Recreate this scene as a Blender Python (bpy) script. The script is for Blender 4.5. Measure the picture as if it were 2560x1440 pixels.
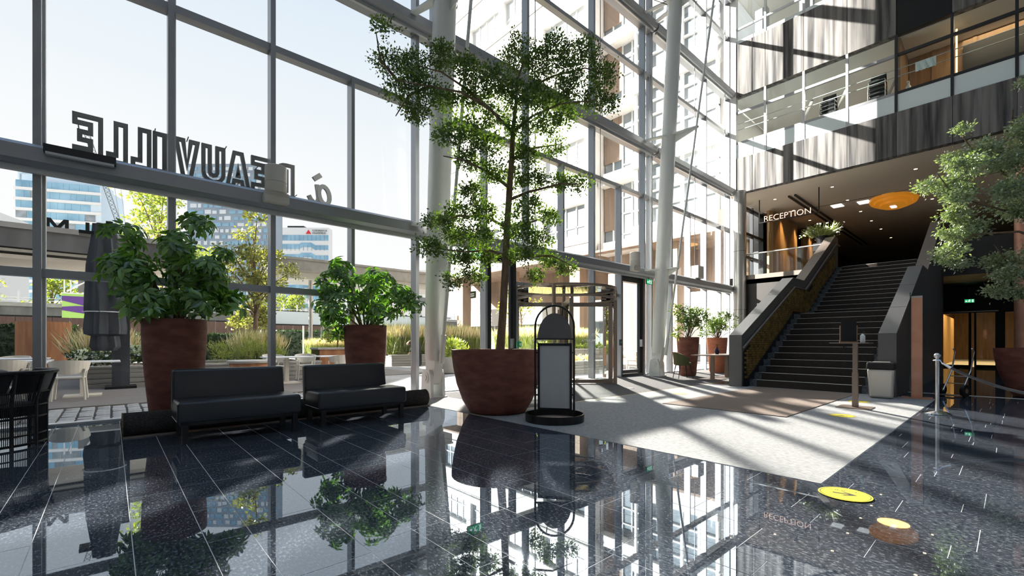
import bpy, math, random
import numpy as np
from mathutils import Vector, Matrix
for o in list(bpy.data.objects): bpy.data.objects.remove(o)
SC = bpy.context.scene
COL = SC.collection
PI = math.pi
# ---------------------------------------------------------------- camera
cd = bpy.data.cameras.new('camera'); cam = bpy.data.objects.new('camera', cd); COL.objects.link(cam)
cam.location = (0, 0, 1.15); cam.rotation_euler = (PI/2, 0, -math.atan2(.6670, .7451))
cd.sensor_width = 36; cd.lens = 36*1119/2560; cd.shift_y = 136/2560; cd.clip_end = 900; cd.clip_start = .05
SC.camera = cam
# ---------------------------------------------------------------- sky, sun, exposure
SKY = .9
w = bpy.data.worlds.new('sky'); SC.world = w; w.use_nodes = True
nt = w.node_tree; nt.nodes.clear()
tc = nt.nodes.new('ShaderNodeTexCoord'); sx = nt.nodes.new('ShaderNodeSeparateXYZ'); cr = nt.nodes.new('ShaderNodeValToRGB')
bg = nt.nodes.new('ShaderNodeBackground'); ou = nt.nodes.new('ShaderNodeOutputWorld')
nt.links.new(tc.outputs['Generated'], sx.inputs[0]); nt.links.new(sx.outputs[2], cr.inputs[0])
nt.links.new(cr.outputs[0], bg.inputs[0]); nt.links.new(bg.outputs[0], ou.inputs[0])
el = cr.color_ramp.elements
el[0].position = 0; el[0].color = (.88, .88, .88, 1); el[1].position = 1; el[1].color = (.22, .42, .78, 1)
for p, c in ((.3, (.845, .85, .855, 1)), (.55, (.68, .75, .82, 1))):
    e = el.new(p); e.color = c
bg.inputs[1].default_value = SKY
def sun_from(d, energy, angle, col, name):
    l = bpy.data.lights.new(name, 'SUN'); l.energy = energy; l.angle = math.radians(angle); l.color = col
    o = bpy.data.objects.new(name, l); COL.objects.link(o)
    o.rotation_euler = (-Vector(d)).to_track_quat('-Z', 'Y').to_euler(); o.location = Vector(d)*60
    return o
SUND = Vector((-.687, .727, .50)).normalized()
sun_from(SUND, 20, .6, (1, .95, .88), 'sun')
# the sun mirrored by the window wall across the court comes back as a second, slightly wider beam
MIRD = Vector((.687, .727, .50)).normalized()
al = bpy.data.lights.new('window_glint', 'AREA'); al.shape = 'RECTANGLE'; al.size = 17; al.size_y = 10.5
al.energy = 2300; al.spread = math.radians(2.0); al.color = (1, .95, .88)
ao = bpy.data.objects.new('window_glint', al); COL.objects.link(ao)
ao.location = Vector((9.5, 3.2, 0)) + MIRD*17.6
ao.rotation_euler = (-MIRD).to_track_quat('-Z', 'Y').to_euler()
vs = SC.view_settings; vs.view_transform = 'Standard'; vs.look = 'None'; vs.gamma = 1; vs.use_curve_mapping = False
vs.exposure = 0.7
# ---------------------------------------------------------------- helpers
class M:
    def __init__(s): s.v = []; s.f = []
    def box(s, x0, x1, y0, y1, z0, z1):
        n = len(s.v)
        s.v += [(x0,y0,z0),(x1,y0,z0),(x1,y1,z0),(x0,y1,z0),(x0,y0,z1),(x1,y0,z1),(x1,y1,z1),(x0,y1,z1)]
        s.f += [tuple(n+i for i in q) for q in ((0,3,2,1),(4,5,6,7),(0,1,5,4),(1,2,6,5),(2,3,7,6),(3,0,4,7))]
        return s
    def hexa(s, pts):
        n = len(s.v); s.v += [tuple(p) for p in pts]
        s.f += [tuple(n+i for i in q) for q in ((0,3,2,1),(4,5,6,7),(0,1,5,4),(1,2,6,5),(2,3,7,6),(3,0,4,7))]
        return s
    def quad(s, *p):
        n = len(s.v); s.v += [tuple(q) for q in p]; s.f.append(tuple(range(n, n+len(p)))); return s
    def tube(s, path, r, n=8, cap=True, closed=False):
        path = [Vector(p) for p in path]; k = len(path); b = len(s.v)
        rs = r if isinstance(r, (list, tuple)) else [r]*k
        up = None
        for i, p in enumerate(path):
            if closed: d = path[(i+1) % k] - path[i-1]
            else: d = path[min(i+1, k-1)] - path[max(i-1, 0)]
            d.normalize()
            if up is None: up = Vector((0,0,1)) if abs(d.z) < .9 else Vector((1,0,0))
            a = d.cross(up)
            if a.length < 1e-4: a = d.cross(Vector((.3,.9,.1)))
            a.normalize(); c = a.cross(d); up = c
            for j in range(n):
                t = 2*PI*(j+.5)/n; q = p + (a*math.cos(t) + c*math.sin(t))*rs[i]; s.v.append(tuple(q))
        for i in range(k if closed else k-1):
            for j in range(n):
                i2 = (i+1) % k
                s.f.append((b+i*n+j, b+i*n+(j+1) % n, b+i2*n+(j+1) % n, b+i2*n+j))
        if cap and not closed:
            s.f.append(tuple(b+j for j in range(n-1, -1, -1))); s.f.append(tuple(b+(k-1)*n+j for j in range(n)))
        return s
    def lathe(s, prof, n=24, cx=0, cy=0, cap=True, sy=1, a0=0, a1=2*PI):
        b = len(s.v); k = len(prof); full = abs(a1-a0-2*PI) < 1e-6; m = n if full else n+1
        for r, z in prof:
            for j in range(m):
                t = a0+(a1-a0)*j/n; s.v.append((cx+r*math.cos(t), cy+r*sy*math.sin(t), z))
        for i in range(k-1):
            for j in range(n):
                j2 = (j+1) % m
                s.f.append((b+i*m+j, b+i*m+j2, b+(i+1)*m+j2, b+(i+1)*m+j))
        if cap and full:
            s.f.append(tuple(b+j for j in range(m-1, -1, -1))); s.f.append(tuple(b+(k-1)*m+j for j in range(m)))
        return s
    def prism(s, poly, fn, d0, d1):
        n = len(s.v); k = len(poly)
        s.v += [tuple(fn(p[0], p[1], d0)) for p in poly] + [tuple(fn(p[0], p[1], d1)) for p in poly]
        s.f.append(tuple(n+i for i in range(k-1, -1, -1))); s.f.append(tuple(n+k+i for i in range(k)))
        for i in range(k): s.f.append((n+i, n+(i+1) % k, n+k+(i+1) % k, n+k+i))
        return s
    def mesh(s, name, m, smooth=False):
        me = bpy.data.meshes.new(name); me.from_pydata(s.v, [], s.f); me.update()
        if smooth:
            me.polygons.foreach_set('use_smooth', [True]*len(me.polygons))
        if m: me.materials.append(m)
        return me
    def build(s, name, m, parent=None, smooth=False, bevel=0, kind=None):
        o = bpy.data.objects.new(name, s.mesh(name, m, smooth)); COL.objects.link(o); o.parent = parent
        if bevel:
            b = o.modifiers.new('b', 'BEVEL'); b.width = bevel; b.segments = 2; b.limit_method = 'ANGLE'
        elif smooth:
            try:
                e = o.modifiers.new('e', 'EDGE_SPLIT'); e.split_angle = math.radians(45)
            except Exception: pass
        if kind: o['kind'] = kind
        return o
def tag(o, label=None, cat=None, group=None, kind=None):
    if label: o['label'] = label
    if cat: o['category'] = cat
    if group: o['group'] = group
    if kind: o['kind'] = kind
    return o
def thing(name, label, cat, loc=(0,0,0), rz=0, group=None):
    o = bpy.data.objects.new(name, None); COL.objects.link(o); o.location = loc; o.rotation_euler = (0,0,rz)
    o.empty_display_size = .1
    return tag(o, label, cat, group)
def struct(name):
    o = bpy.data.objects.new(name, None); COL.objects.link(o); o['kind'] = 'structure'; return o
def dup(root, loc, rz, label=None, group=None, scale=None):
    r = root.copy(); COL.objects.link(r); r.location = loc; r.rotation_euler = (0,0,rz)
    if scale: r.scale = scale
    if label: r['label'] = label
    if group: r['group'] = group
    for ch in list(root.children):
        c = ch.copy(); COL.objects.link(c); c.parent = r
        for g in list(ch.children):
            d = g.copy(); COL.objects.link(d); d.parent = c
    return r
def inst(name, me, parent, loc=(0,0,0), rot=(0,0,0), sc=(1,1,1)):
    o = bpy.data.objects.new(name, me); COL.objects.link(o); o.parent = parent
    o.location = loc; o.rotation_euler = rot; o.scale = sc; return o
# ---------------------------------------------------------------- materials
MT = {}
def mat(name, col, rough=.5, metal=0, var=None, scale=5, stretch=(1,1,1), bump=0, spec=.5, emit=None, es=0, detail=4, lo=.35, hi=.65, coat=0):
    m = bpy.data.materials.new(name); m.use_nodes = True; n = m.node_tree; b = n.nodes['Principled BSDF']
    b.inputs['Base Color'].default_value = (*col, 1); b.inputs['Roughness'].default_value = rough; b.inputs['Metallic'].default_value = metal
    b.inputs['Specular IOR Level'].default_value = spec; b.inputs['Coat Weight'].default_value = coat
    if emit: b.inputs['Emission Color'].default_value = (*emit, 1); b.inputs['Emission Strength'].default_value = es
    if var or bump:
        t = n.nodes.new('ShaderNodeTexCoord'); mp = n.nodes.new('ShaderNodeMapping'); mp.inputs['Scale'].default_value = stretch
        z = n.nodes.new('ShaderNodeTexNoise'); z.inputs['Scale'].default_value = scale; z.inputs['Detail'].default_value = detail
        n.links.new(t.outputs['Object'], mp.inputs[0]); n.links.new(mp.outputs[0], z.inputs[0])
        if var:
            r = n.nodes.new('ShaderNodeValToRGB'); r.color_ramp.elements[0].position = lo; r.color_ramp.elements[1].position = hi
            r.color_ramp.elements[0].color = (*col, 1); r.color_ramp.elements[1].color = (*var, 1)
            n.links.new(z.outputs[0], r.inputs[0]); n.links.new(r.outputs[0], b.inputs['Base Color'])
        if bump:
            bp = n.nodes.new('ShaderNodeBump'); bp.inputs['Strength'].default_value = bump; bp.inputs['Distance'].default_value = .02
            n.links.new(z.outputs[0], bp.inputs['Height']); n.links.new(bp.outputs[0], b.inputs['Normal'])
    MT[name] = m; return m
def nodes_mat(name):
    m = bpy.data.materials.new(name); m.use_nodes = True; n = m.node_tree; n.nodes.clear()
    o = n.nodes.new('ShaderNodeOutputMaterial'); MT[name] = m; return m, n, o
def glass_mat(name, tint, ior=1.45, rough=0):
    m, n, o = nodes_mat(name)
    t = n.nodes.new('ShaderNodeBsdfTransparent'); t.inputs[0].default_value = (*tint, 1)
    g = n.nodes.new('ShaderNodeBsdfGlossy'); g.inputs['Roughness'].default_value = rough
    f = n.nodes.new('ShaderNodeFresnel'); f.inputs[0].default_value = ior
    x = n.nodes.new('ShaderNodeMixShader'); n.links.new(f.outputs[0], x.inputs[0]); n.links.new(t.outputs[0], x.inputs[1]); n.links.new(g.outputs[0], x.inputs[2])
    n.links.new(x.outputs[0], o.inputs[0]); return m
def stone_mat(name, c0, c1, c2, scale, ior, stretch=(1,1,1), rough=.015, tint=(1,1,1)):
    # polished stone: flecked diffuse body under a clear mirror-like polish
    m, n, o = nodes_mat(name)
    t = n.nodes.new('ShaderNodeNewGeometry'); mp = n.nodes.new('ShaderNodeMapping'); mp.inputs['Scale'].default_value = stretch
    z = n.nodes.new('ShaderNodeTexNoise'); z.inputs['Scale'].default_value = scale; z.inputs['Detail'].default_value = 6; z.inputs['Roughness'].default_value = .7
    r = n.nodes.new('ShaderNodeValToRGB'); e = r.color_ramp.elements
    e[0].position = .36; e[0].color = (*c0, 1); e[1].position = .68; e[1].color = (*c2, 1); q = e.new(.52); q.color = (*c1, 1)
    d = n.nodes.new('ShaderNodeBsdfDiffuse'); g = n.nodes.new('ShaderNodeBsdfGlossy'); g.inputs['Roughness'].default_value = rough; g.inputs[0].default_value = (*tint, 1)
    f = n.nodes.new('ShaderNodeFresnel'); f.inputs[0].default_value = ior
    x = n.nodes.new('ShaderNodeMixShader')
    n.links.new(t.outputs['Position'], mp.inputs[0]); n.links.new(mp.outputs[0], z.inputs[0]); n.links.new(z.outputs[0], r.inputs[0]); n.links.new(r.outputs[0], d.inputs[0])
    n.links.new(f.outputs[0], x.inputs[0]); n.links.new(d.outputs[0], x.inputs[1]); n.links.new(g.outputs[0], x.inputs[2]); n.links.new(x.outputs[0], o.inputs[0])
    return m
def leaf_mat(name, c0, c1, tr=.45, rough=.4, gl=.08):
    m, n, o = nodes_mat(name)
    gi = n.nodes.new('ShaderNodeNewGeometry'); r = n.nodes.new('ShaderNodeValToRGB')
    r.color_ramp.elements[0].color = (*c0, 1); r.color_ramp.elements[1].color = (*c1, 1)
    n.links.new(gi.outputs['Random Per Island'], r.inputs[0])
    d = n.nodes.new('ShaderNodeBsdfDiffuse'); t = n.nodes.new('ShaderNodeBsdfTranslucent'); g = n.nodes.new('ShaderNodeBsdfGlossy'); g.inputs['Roughness'].default_value = rough
    n.links.new(r.outputs[0], d.inputs[0]); mx = n.nodes.new('ShaderNodeMixRGB'); mx.blend_type = 'MULTIPLY'; mx.inputs[0].default_value = 1
    mx.inputs[2].default_value = (1.5, 1.6, .5, 1); n.links.new(r.outputs[0], mx.inputs[1]); n.links.new(mx.outputs[0], t.inputs[0])
    a = n.nodes.new('ShaderNodeMixShader'); a.inputs[0].default_value = tr; n.links.new(d.outputs[0], a.inputs[1]); n.links.new(t.outputs[0], a.inputs[2])
    b = n.nodes.new('ShaderNodeMixShader'); b.inputs[0].default_value = gl; n.links.new(a.outputs[0], b.inputs[1]); n.links.new(g.outputs[0], b.inputs[2])
    n.links.new(b.outputs[0], o.inputs[0]); return m
def emit_mat(name, col, s):
    m, n, o = nodes_mat(name); e = n.nodes.new('ShaderNodeEmission'); e.inputs[0].default_value = (*col, 1); e.inputs[1].default_value = s
    n.links.new(e.outputs[0], o.inputs[0]); return m
stone_mat('granite', (.011,.015,.023), (.054,.064,.082), (.26,.275,.29), 70, 3.0, (1,.5,1), tint=(.80,.90,1))
mat('grout', (.62,.62,.60), .7)
mat('carpet_grey', (.27,.27,.265), .95, var=(.40,.395,.38), scale=60, stretch=(1,.35,1), bump=.5, spec=.1)
mat('entrance_mat', (.09,.088,.085), .95, var=(.17,.165,.16), scale=90, stretch=(.2,1,1), bump=.4, spec=.1)
mat('brass', (.55,.40,.12), .4, .7); mat('brown_mat', (.20,.155,.125), .95, var=(.30,.235,.19), scale=120, bump=.5, spec=.1)
mat('rug_dark', (.03,.028,.028), .95, var=(.06,.056,.05), scale=60, bump=.4, spec=.1)
mat('alu', (.36,.37,.385), .38, .55)
mat('alu_light', (.55,.565,.57), .35, .4)
mat('mast_paint', (.74,.75,.71), .4, .1)
mat('white_paint', (.78,.78,.76), .5)
mat('white_panel', (.72,.80,.80), .3)
mat('black_metal', (.012,.012,.013), .4, .3)
mat('dark_frame', (.03,.032,.035), .4, .3)
mat('chrome', (.8,.8,.82), .12, 1)
mat('steel_brushed', (.55,.54,.52), .32, .9)
mat('bronze', (.30,.24,.20), .38, .8)
mat('copper', (.72,.37,.25), .45, .25, var=(.62,.29,.18), scale=3)
mat('leather', (.024,.026,.030), .3, 0, bump=.08, scale=90, spec=.6)
mat('terracotta', (.15,.052,.038), .7, var=(.23,.088,.062), scale=4, stretch=(1,1,2.5), bump=.2, spec=.3)
mat('terracotta_light', (.42,.15,.08), .75, var=(.52,.2,.11), scale=3.5, stretch=(1,1,5), bump=.2, spec=.25)
mat('soil', (.12,.07,.035), .95, var=(.26,.17,.08), scale=30, bump=1)
mat('bark', (.12,.075,.045), .9, var=(.23,.155,.1), scale=14, stretch=(1,1,.25), bump=.6)
mat('concrete_stained', (.21,.20,.19), .8, var=(.035,.035,.036), scale=5, stretch=(1,1.3,.06), detail=12, lo=.38, hi=.66)
mat('concrete', (.42,.40,.37), .85, var=(.34,.32,.29), scale=1.5, bump=.1)
mat('concrete_dark', (.2,.195,.185), .85, var=(.13,.125,.12), scale=1.2, stretch=(1,1,.3))
mat('concrete_brown', (.36,.26,.19), .85, var=(.19,.14,.105), scale=1.2, stretch=(1,1,.2), lo=.45, hi=.75)
mat('facade_white', (.80,.775,.74), .75, var=(.72,.69,.65), scale=.5)
mat('soffit', (.76,.68,.57), .8)
mat('dark_wall', (.016,.014,.013), .55, var=(.03,.026,.024), scale=2, stretch=(1,1,.1))
mat('stair_panel', (.12,.117,.115), .42, .1)
mat('stair_panel_warm', (.17,.14,.12), .42, .1)
mat('stair_stone', (.05,.062,.075), .5, var=(.14,.165,.19), scale=30)
mat('stair_carpet', (.035,.029,.025), .95, var=(.065,.055,.047), scale=80, bump=.5, spec=.1)
mat('lit_nosing', (.75,.70,.64), .6)  # pale colour carries the sky light caught along each step edge
mat('gold_brick', (.38,.25,.065), .4, .3, var=(.14,.09,.025), scale=6)
mat('curtain', (.42,.27,.12), .8)
mat('wood', (.33,.20,.10), .5, var=(.24,.135,.06), scale=2, stretch=(1,4,.5))
mat('wood_grey', (.36,.34,.31), .8, var=(.26,.245,.22), scale=4, stretch=(.2,1,6))
mat('joint_earth', (.07,.065,.06), .95); mat('deck', (.22,.19,.17), .75, var=(.15,.13,.115), scale=5, stretch=(.3,4,1))
mat('cobble', (.30,.29,.275), .7, var=(.44,.43,.41), scale=9, bump=.4)
mat('paving', (.36,.35,.335), .85, var=(.26,.25,.235), scale=.6)
mat('cream_plastic', (.62,.58,.50), .5)
mat('wall_plain', (.45,.44,.42), .8)
mat('yellow_vinyl', (.80,.66,.03), .45)
mat('ink', (.02,.02,.02), .5)
mat('corten', (.30,.12,.055), .85, var=(.42,.19,.08), scale=3, stretch=(3,3,.4))
mat('brown_fence', (.13,.075,.06), .8, var=(.19,.11,.085), scale=6, stretch=(4,4,.2))
mat('parasol_cloth', (.022,.026,.034), .9, var=(.05,.056,.066), scale=3, stretch=(2,2,.3))
mat('window_blue', (.13,.30,.42), .08, 0, spec=1, var=(.30,.52,.66), scale=.12)
mat('window_grey', (.17,.20,.22), .08, 0, spec=1, var=(.32,.36,.38), scale=.4)
mat('window_pale', (.62,.66,.68), .2, 0, var=(.75,.77,.77), scale=.3)
mat('tower_grey', (.30,.36,.41), .6, var=(.26,.31,.36), scale=.1)
mat('tower_pale', (.62,.72,.78), .5)
mat('tower_white', (.78,.76,.73), .7)
mat('sign_grey', (.22,.23,.23), .5)
mat('green_paint', (.42,.72,.16), .6)
mat('purple_paint', (.13,.05,.27), .6)
mat('red_plastic', (.7,.02,.03), .4)
mat('green_fabric', (.11,.115,.045), .8, bump=.2, scale=80)
mat('skin', (.5,.32,.24), .6); mat('cloth_black', (.015,.015,.017), .9)
mat('orange_shade', (.75,.25,.02), .4, emit=(1,.38,.03), es=.2)
mat('steel_bin', (.62,.60,.56), .4, .6)
mat('vase_blue', (.02,.015,.05), .12)
mat('ring_wood', (.2,.13,.08), .5)
mat('paper_grey', (.44,.45,.46), .35)
glass_mat('glass', (.80,.81,.81), 1.38); glass_mat('glass_clear', (.955,.975,.97), 1.38)
glass_mat('glass_room', (.86,.92,.90), 1.5)
glass_mat('glass_green', (.70,.86,.82), 1.45)
leaf_mat('leaf_shrub', (.03,.11,.015), (.20,.40,.06), .36, gl=.12)
leaf_mat('leaf_tree', (.03,.065,.011), (.14,.225,.032), .42)
leaf_mat('leaf_silver', (.11,.17,.08), (.38,.46,.30), .32, gl=.2)
leaf_mat('leaf_out', (.13,.19,.03), (.36,.38,.11), .5)
leaf_mat('leaf_hedge', (.018,.045,.018), (.05,.10,.035), .2)
leaf_mat('leaf_olive', (.11,.13,.03), (.32,.30,.09), .45)
leaf_mat('grass_pink', (.70,.52,.46), (.92,.80,.75), .35)
leaf_mat('grass_green', (.13,.18,.05), (.36,.38,.17), .45)
leaf_mat('flower_white', (.55,.58,.60), (.85,.86,.86), .3)
emit_mat('lamp_warm', (1,.72,.38), 9); emit_mat('exit_green', (.02,.5,.17), .6); mat('green_box', (.03,.35,.14), .4); emit_mat('sign_white', (.9,1,.95), .8)
emit_mat('neon_warm', (1,.62,.46), 1.3); emit_mat('skylight', (1,.95,.88), .75); emit_mat('led_strip', (1,.62,.25), 2.5)
# foliage ------------------------------------------------------------
def leaves(name, P, D, size, m, parent, rng, wid=.42, kind='stuff', fold=.12):
    """one folded quad per leaf: P base points, D directions (n,3)"""
    P = np.asarray(P, float); D = np.asarray(D, float); n = len(P)
    D = D/np.maximum(np.linalg.norm(D, axis=1, keepdims=True), 1e-6)
    R = rng.normal(size=(n,3)); S = np.cross(D, R); S /= np.maximum(np.linalg.norm(S, axis=1, keepdims=True), 1e-6)
    N = np.cross(S, D); L = (size*rng.uniform(.65, 1.25, n))[:,None]
    mid = P + D*L*.5 + N*L*fold
    V = np.stack([P, mid+S*L*wid*.5, P+D*L, mid-S*L*wid*.5], 1).reshape(-1,3)
    me = bpy.data.meshes.new(name); me.vertices.add(4*n); me.vertices.foreach_set('co', V.ravel())
    me.loops.add(4*n); me.loops.foreach_set('vertex_index', np.arange(4*n, dtype=np.int32))
    me.polygons.add(n); me.polygons.foreach_set('loop_start', np.arange(0, 4*n, 4, dtype=np.int32))
    me.update(calc_edges=True); me.validate(); me.materials.append(m)
    o = bpy.data.objects.new(name, me); COL.objects.link(o); o.parent = parent
    if kind: o['kind'] = kind
    return o
def cloud(rng, pads, per, jit, up=.25):
    """pads: (x,y,z,rx,ry,rz,weight) -> leaf base points and directions along short twigs"""
    P = []; D = []
    for (x,y,z,rx,ry,rz,wt) in pads:
        k = max(1, int(per*wt))
        nt_ = max(1, k//12)
        c = np.array((x,y,z)); e = np.array((rx,ry,rz))
        for _ in range(nt_):
            u = rng.normal(size=3); u /= np.linalg.norm(u); u *= rng.uniform(.35, 1)**.6
            tip = c + u*e; st = c + u*e*.45 + rng.normal(size=3)*e*.1
            s = rng.uniform(0, 1, 12)[:,None]; q = st + (tip-st)*s + rng.normal(size=(12,3))*jit
            d = (tip-st) + rng.normal(size=(12,3))*.6*np.linalg.norm(tip-st) + np.array((0,0,up*np.linalg.norm(tip-st)))
            P.append(q); D.append(d)
    return np.concatenate(P), np.concatenate(D)
def text_mesh(body, size, m, name, parent, extr=.004, align='CENTER', bold=0):
    cu = bpy.data.curves.new(name, 'FONT'); cu.body = body; cu.size = size; cu.extrude = extr; cu.align_x = align; cu.offset = bold; cu.resolution_u = 3
    tmp = bpy.data.objects.new('tmp_text', cu); COL.objects.link(tmp)
    dg = bpy.context.evaluated_depsgraph_get(); me = bpy.data.meshes.new_from_object(tmp.evaluated_get(dg)); me.name = name
    bpy.data.objects.remove(tmp); bpy.data.curves.remove(cu)
    me.materials.clear(); me.materials.append(m)
    o = bpy.data.objects.new(name, me); COL.objects.link(o); o.parent = parent; return o
# ================================================================ SETTING
YF = 8.8; XR = 21.2
rnd = random.Random(4)
# ---- floor: slab of light joint mortar with polished granite tiles laid on it in three course widths
floor = M().box(-9, 46, -12, 8.95, -.2, -.0012).build('floor', MT['grout']); floor['kind'] = 'structure'
XS = []
for k in range(-8, 14):
    for off in (0, .32, .54): XS.append(3.0 + .97*k + off)
XS = [x for x in XS if x < 13.9]
tiles = []
def carpet_zone(xa, xb, ya, yb):
    return xa >= 4.42 and xb <= 12.45 and ya >= 1.04
G = .0023
for i in range(len(XS)-1):
    x0, x1 = XS[i], XS[i+1]; wd = x1-x0
    L = .63 if wd < .25 else (.95 if wd < .35 else .9)
    y = -4 + rnd.uniform(0, L)
    ph = {0:.53, 1:.23, 2:1.03}[i % 3] if x0 > 2 else .03*rnd.random()+.53
    y = ph - L*8
    if x0 > 5: y += rnd.uniform(0, L)
    while y < 8.75:
        ya, yb = y, min(y+L, 8.75); y += L
        if yb < -6 or yb-ya < .05: continue
        if x0 >= 4.25 and x1 < 12.5 and yb > 1.03:
            if ya > 1.0: continue
            yb = 1.03
        tiles.append((x0, x1, ya, yb))
for (x0, x1, w_) in ((13.9, 21, 1.2), (21, 30, 1.5)):
    x = x0
    while x < x1 - .01:
        y = -6.0
        while y < 8.7:
            tiles.append((x, min(x+w_*.6, x1), y, min(y+w_, 8.75))); y += w_
        x += w_*.6
def inview(t):
    x = (t[0]+t[1])/2; y = (t[2]+t[3])/2; d = x*.667+y*.7451
    if d < .8: return -1
    a = (x*.7451-y*.667)/d
    return 1/d if abs(a) < 1.25 and d > 1.9 else -1
tiles.sort(key=inview, reverse=True)
tb = M().box(0, 1, 0, 1, -.012, 0); TILE = tb.mesh('tile', MT['granite'])
rest = M()
for k, t in enumerate(tiles):
    if k < 300: inst('tile', TILE, floor, (t[0]+G, t[2]+G, rnd.uniform(-.0004, .0004)), (0,0,0), (t[1]-t[0]-2*G, t[3]-t[2]-2*G, 1))
    else: rest.box(t[0]+G, t[1]-G, t[2]+G, t[3]-G, -.012, 0)
rest.build('tile_field', MT['granite'], floor, kind='stuff')
tag(M().box(4.295, 12.5, 1.035, 5.6, -.01, .004).build('carpet', MT['carpet_grey']), 'large flat grey carpet inlaid in the dark granite before the stairs', 'carpet')
tag(M().box(4.295, 5.28, 5.62, 8.62, -.001, .004).build('carpet', MT['carpet_grey']), 'narrow strip of grey carpet beside the left mast foot', 'carpet')
M().box(4.295, 20.9, 5.6, 5.62, -.01, .005).build('trim_4', MT['brass'], kind='structure')
tag(M().box(5.3, 20.9, 5.62, 8.62, -.01, .002).build('entrance_mat', MT['entrance_mat']), 'dark ribbed entrance matting inside the revolving door', 'door mat')
tag(M().box(7.68, 12.3, 2.3, 4.36, .004, .016).build('doormat', MT['brown_mat'], bevel=.004), 'thin brown rectangular mat lying on the grey carpet at the stair foot', 'mat')
tag(M().box(9.55, 9.75, 6.3, 6.42, .006, .009).build('floor_socket', MT['dark_frame']), 'small dark flush floor box in the entrance matting', 'floor box')
# ---- roof and the unseen back of the hall
rf = M().box(-9, 21.2, 4, 8.95, 19, 19.4).build('ceiling', MT['white_paint'], kind='structure')
M().box(-9, 21.2, -12, -9, 19, 19.4).build('roof_slab', MT['white_paint'], rf); M().box(-9, -5, -9, 4, 19, 19.4).build('roof_slab', MT['white_paint'], rf); M().box(17, 21.2, -9, 4, 19, 19.4).build('roof_slab', MT['white_paint'], rf)
for k in range(11): M().box(-5+2.2*k-.06, -5+2.2*k+.06, -9, 4, 19, 19.35).build('added_skylight_rib', MT['alu_light'], rf)  # skylight added in the unseen roof to brighten the hall
for k in range(10): M().quad((-4.94+2.2*k, -9, 19.3), (-2.86+2.2*k, -9, 19.3), (-2.86+2.2*k, 4, 19.3), (-4.94+2.2*k, 4, 19.3)).build('added_skylight_pane', MT['glass_clear'], rf)
M().box(-9.4, -9, -12, 8.95, 0, 19.4).build('wall_left', MT['wall_plain'], kind='structure')
M().box(-9.4, 46, -12.4, -12, 0, 19.4).build('wall_back', MT['wall_plain'], kind='structure')
# ---- glass front, three bays
def bay(n, xa, first, dz_door):
    """bay of 9.04 m: six panes of 1.424 and a narrow one; transoms at 2.09, 6.33..."""
    root = struct('window_%d' % n)
    xs = [first + 1.424*k for k in range(6)] + [xa+9.04]
    if n == 3: xs = [15.9, 17.34, 18.76, 20.18, 21.1]
    if n == 1: xs = [-6.4, -5.0, -3.61] + xs
    end = xs[-1]; start = xa if n > 1 else -7.8
    def mull(x, z0, z1, w_=.065, d0=8.62, d1=8.84):
        M().box(x-w_/2, x+w_/2, d0, d1, z0, z1).build('mullion', MT['alu'], root)
        M().box(x+w_/2, x+w_/2+.03, 8.77, 8.9, z0, z1).build('mullion_cap', MT['alu_light'], root)
    alt = {1: (3.536,), 2: (6.876, 9.71, 12.57), 3: (17.34, 20.18)}[n]
    for x in xs:
        half = any(abs(x-q) < .12 for q in alt)
        z0 = 3.7 if (n == 2 and 7.9 < x < 10.9) else 0
        mull(x, z0, 6.33 if half else 18.9, .08 if not half else .065)
    if n > 1:
        for x in xs[1::2]: M().tube([(x+.16, 8.52, 3.72), (x+.16, 8.52, 18.9)], .014, 5).build('tie_cable', MT['alu'], root)
    # transoms (slim) and main beams (deep boxes standing inside the glass)
    for z in (6.33, 10.7, 15.1):
        M().box(start, end, 8.66, 8.84, z-.06, z+.06).build('transom', MT['alu'], root)
    if n == 1:
        M().box(start, end, 8.68, 8.84, 2.03, 2.14).build('transom', MT['alu'], root)
    M().box(start, end, 8.73, 8.87, 0, .03).build('sill', MT['alu_light'], root)
    for z in (3.46, 7.88, 12.3, 16.7):
        b = M()
        b.prism([(8.36, z+.02), (8.42, z-.03), (8.84, z-.03), (8.84, z+.25), (8.42, z+.25), (8.36, z+.2)], lambda a, c, d: (d, a, c), start+.03, end-.06)
        b.build('beam', MT['alu'], root)
        M().box(start+.1, end-.1, 8.5, 8.56, z-.1, z-.03).build('cable_tray', MT['alu_light'], root)
        M().box(end-.075, end-.05, 8.38, 8.84, z-.02, z+.24).build('end_plate', MT['dark_frame'], root)
    # panes
    cols = [start] + xs if n > 1 else xs
    def pane(x0, x1, z0, z1):
        M().quad((x0+.03, YF, z0), (x1-.03, YF, z0), (x1-.03, YF, z1), (x0+.03, YF, z1)).build('pane', MT['glass'], root)
    for i in range(len(cols)-1):
        x0, x1 = cols[i], cols[i+1]
        if x1-x0 < .1: continue
        if n == 1:
            pane(x0, x1, .06, 2.03); pane(x0, x1, 2.14, 3.44)
        elif not (n == 2 and 6.8 < (x0+x1)/2 < 14.0):
            pane(x0, x1, .06, 3.44)
        pane(x0, x1, 3.72, 6.27)
    big = [c for c in cols if not any(abs(c-q) < .12 for q in alt)]
    for i in range(len(big)-1):
        if big[i+1]-big[i] < .1: continue
        for za, zb in ((6.39, 7.86), (8.14, 10.64), (10.76, 12.28), (12.56, 15.04), (15.16, 16.68)): pane(big[i], big[i+1], za, zb)
    return root
W1 = bay(1, -3.61, -2.16, 0); W2 = bay(2, 5.43, 6.876, 1); W3 = bay(3, 14.47, 15.9, 0)
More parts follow.
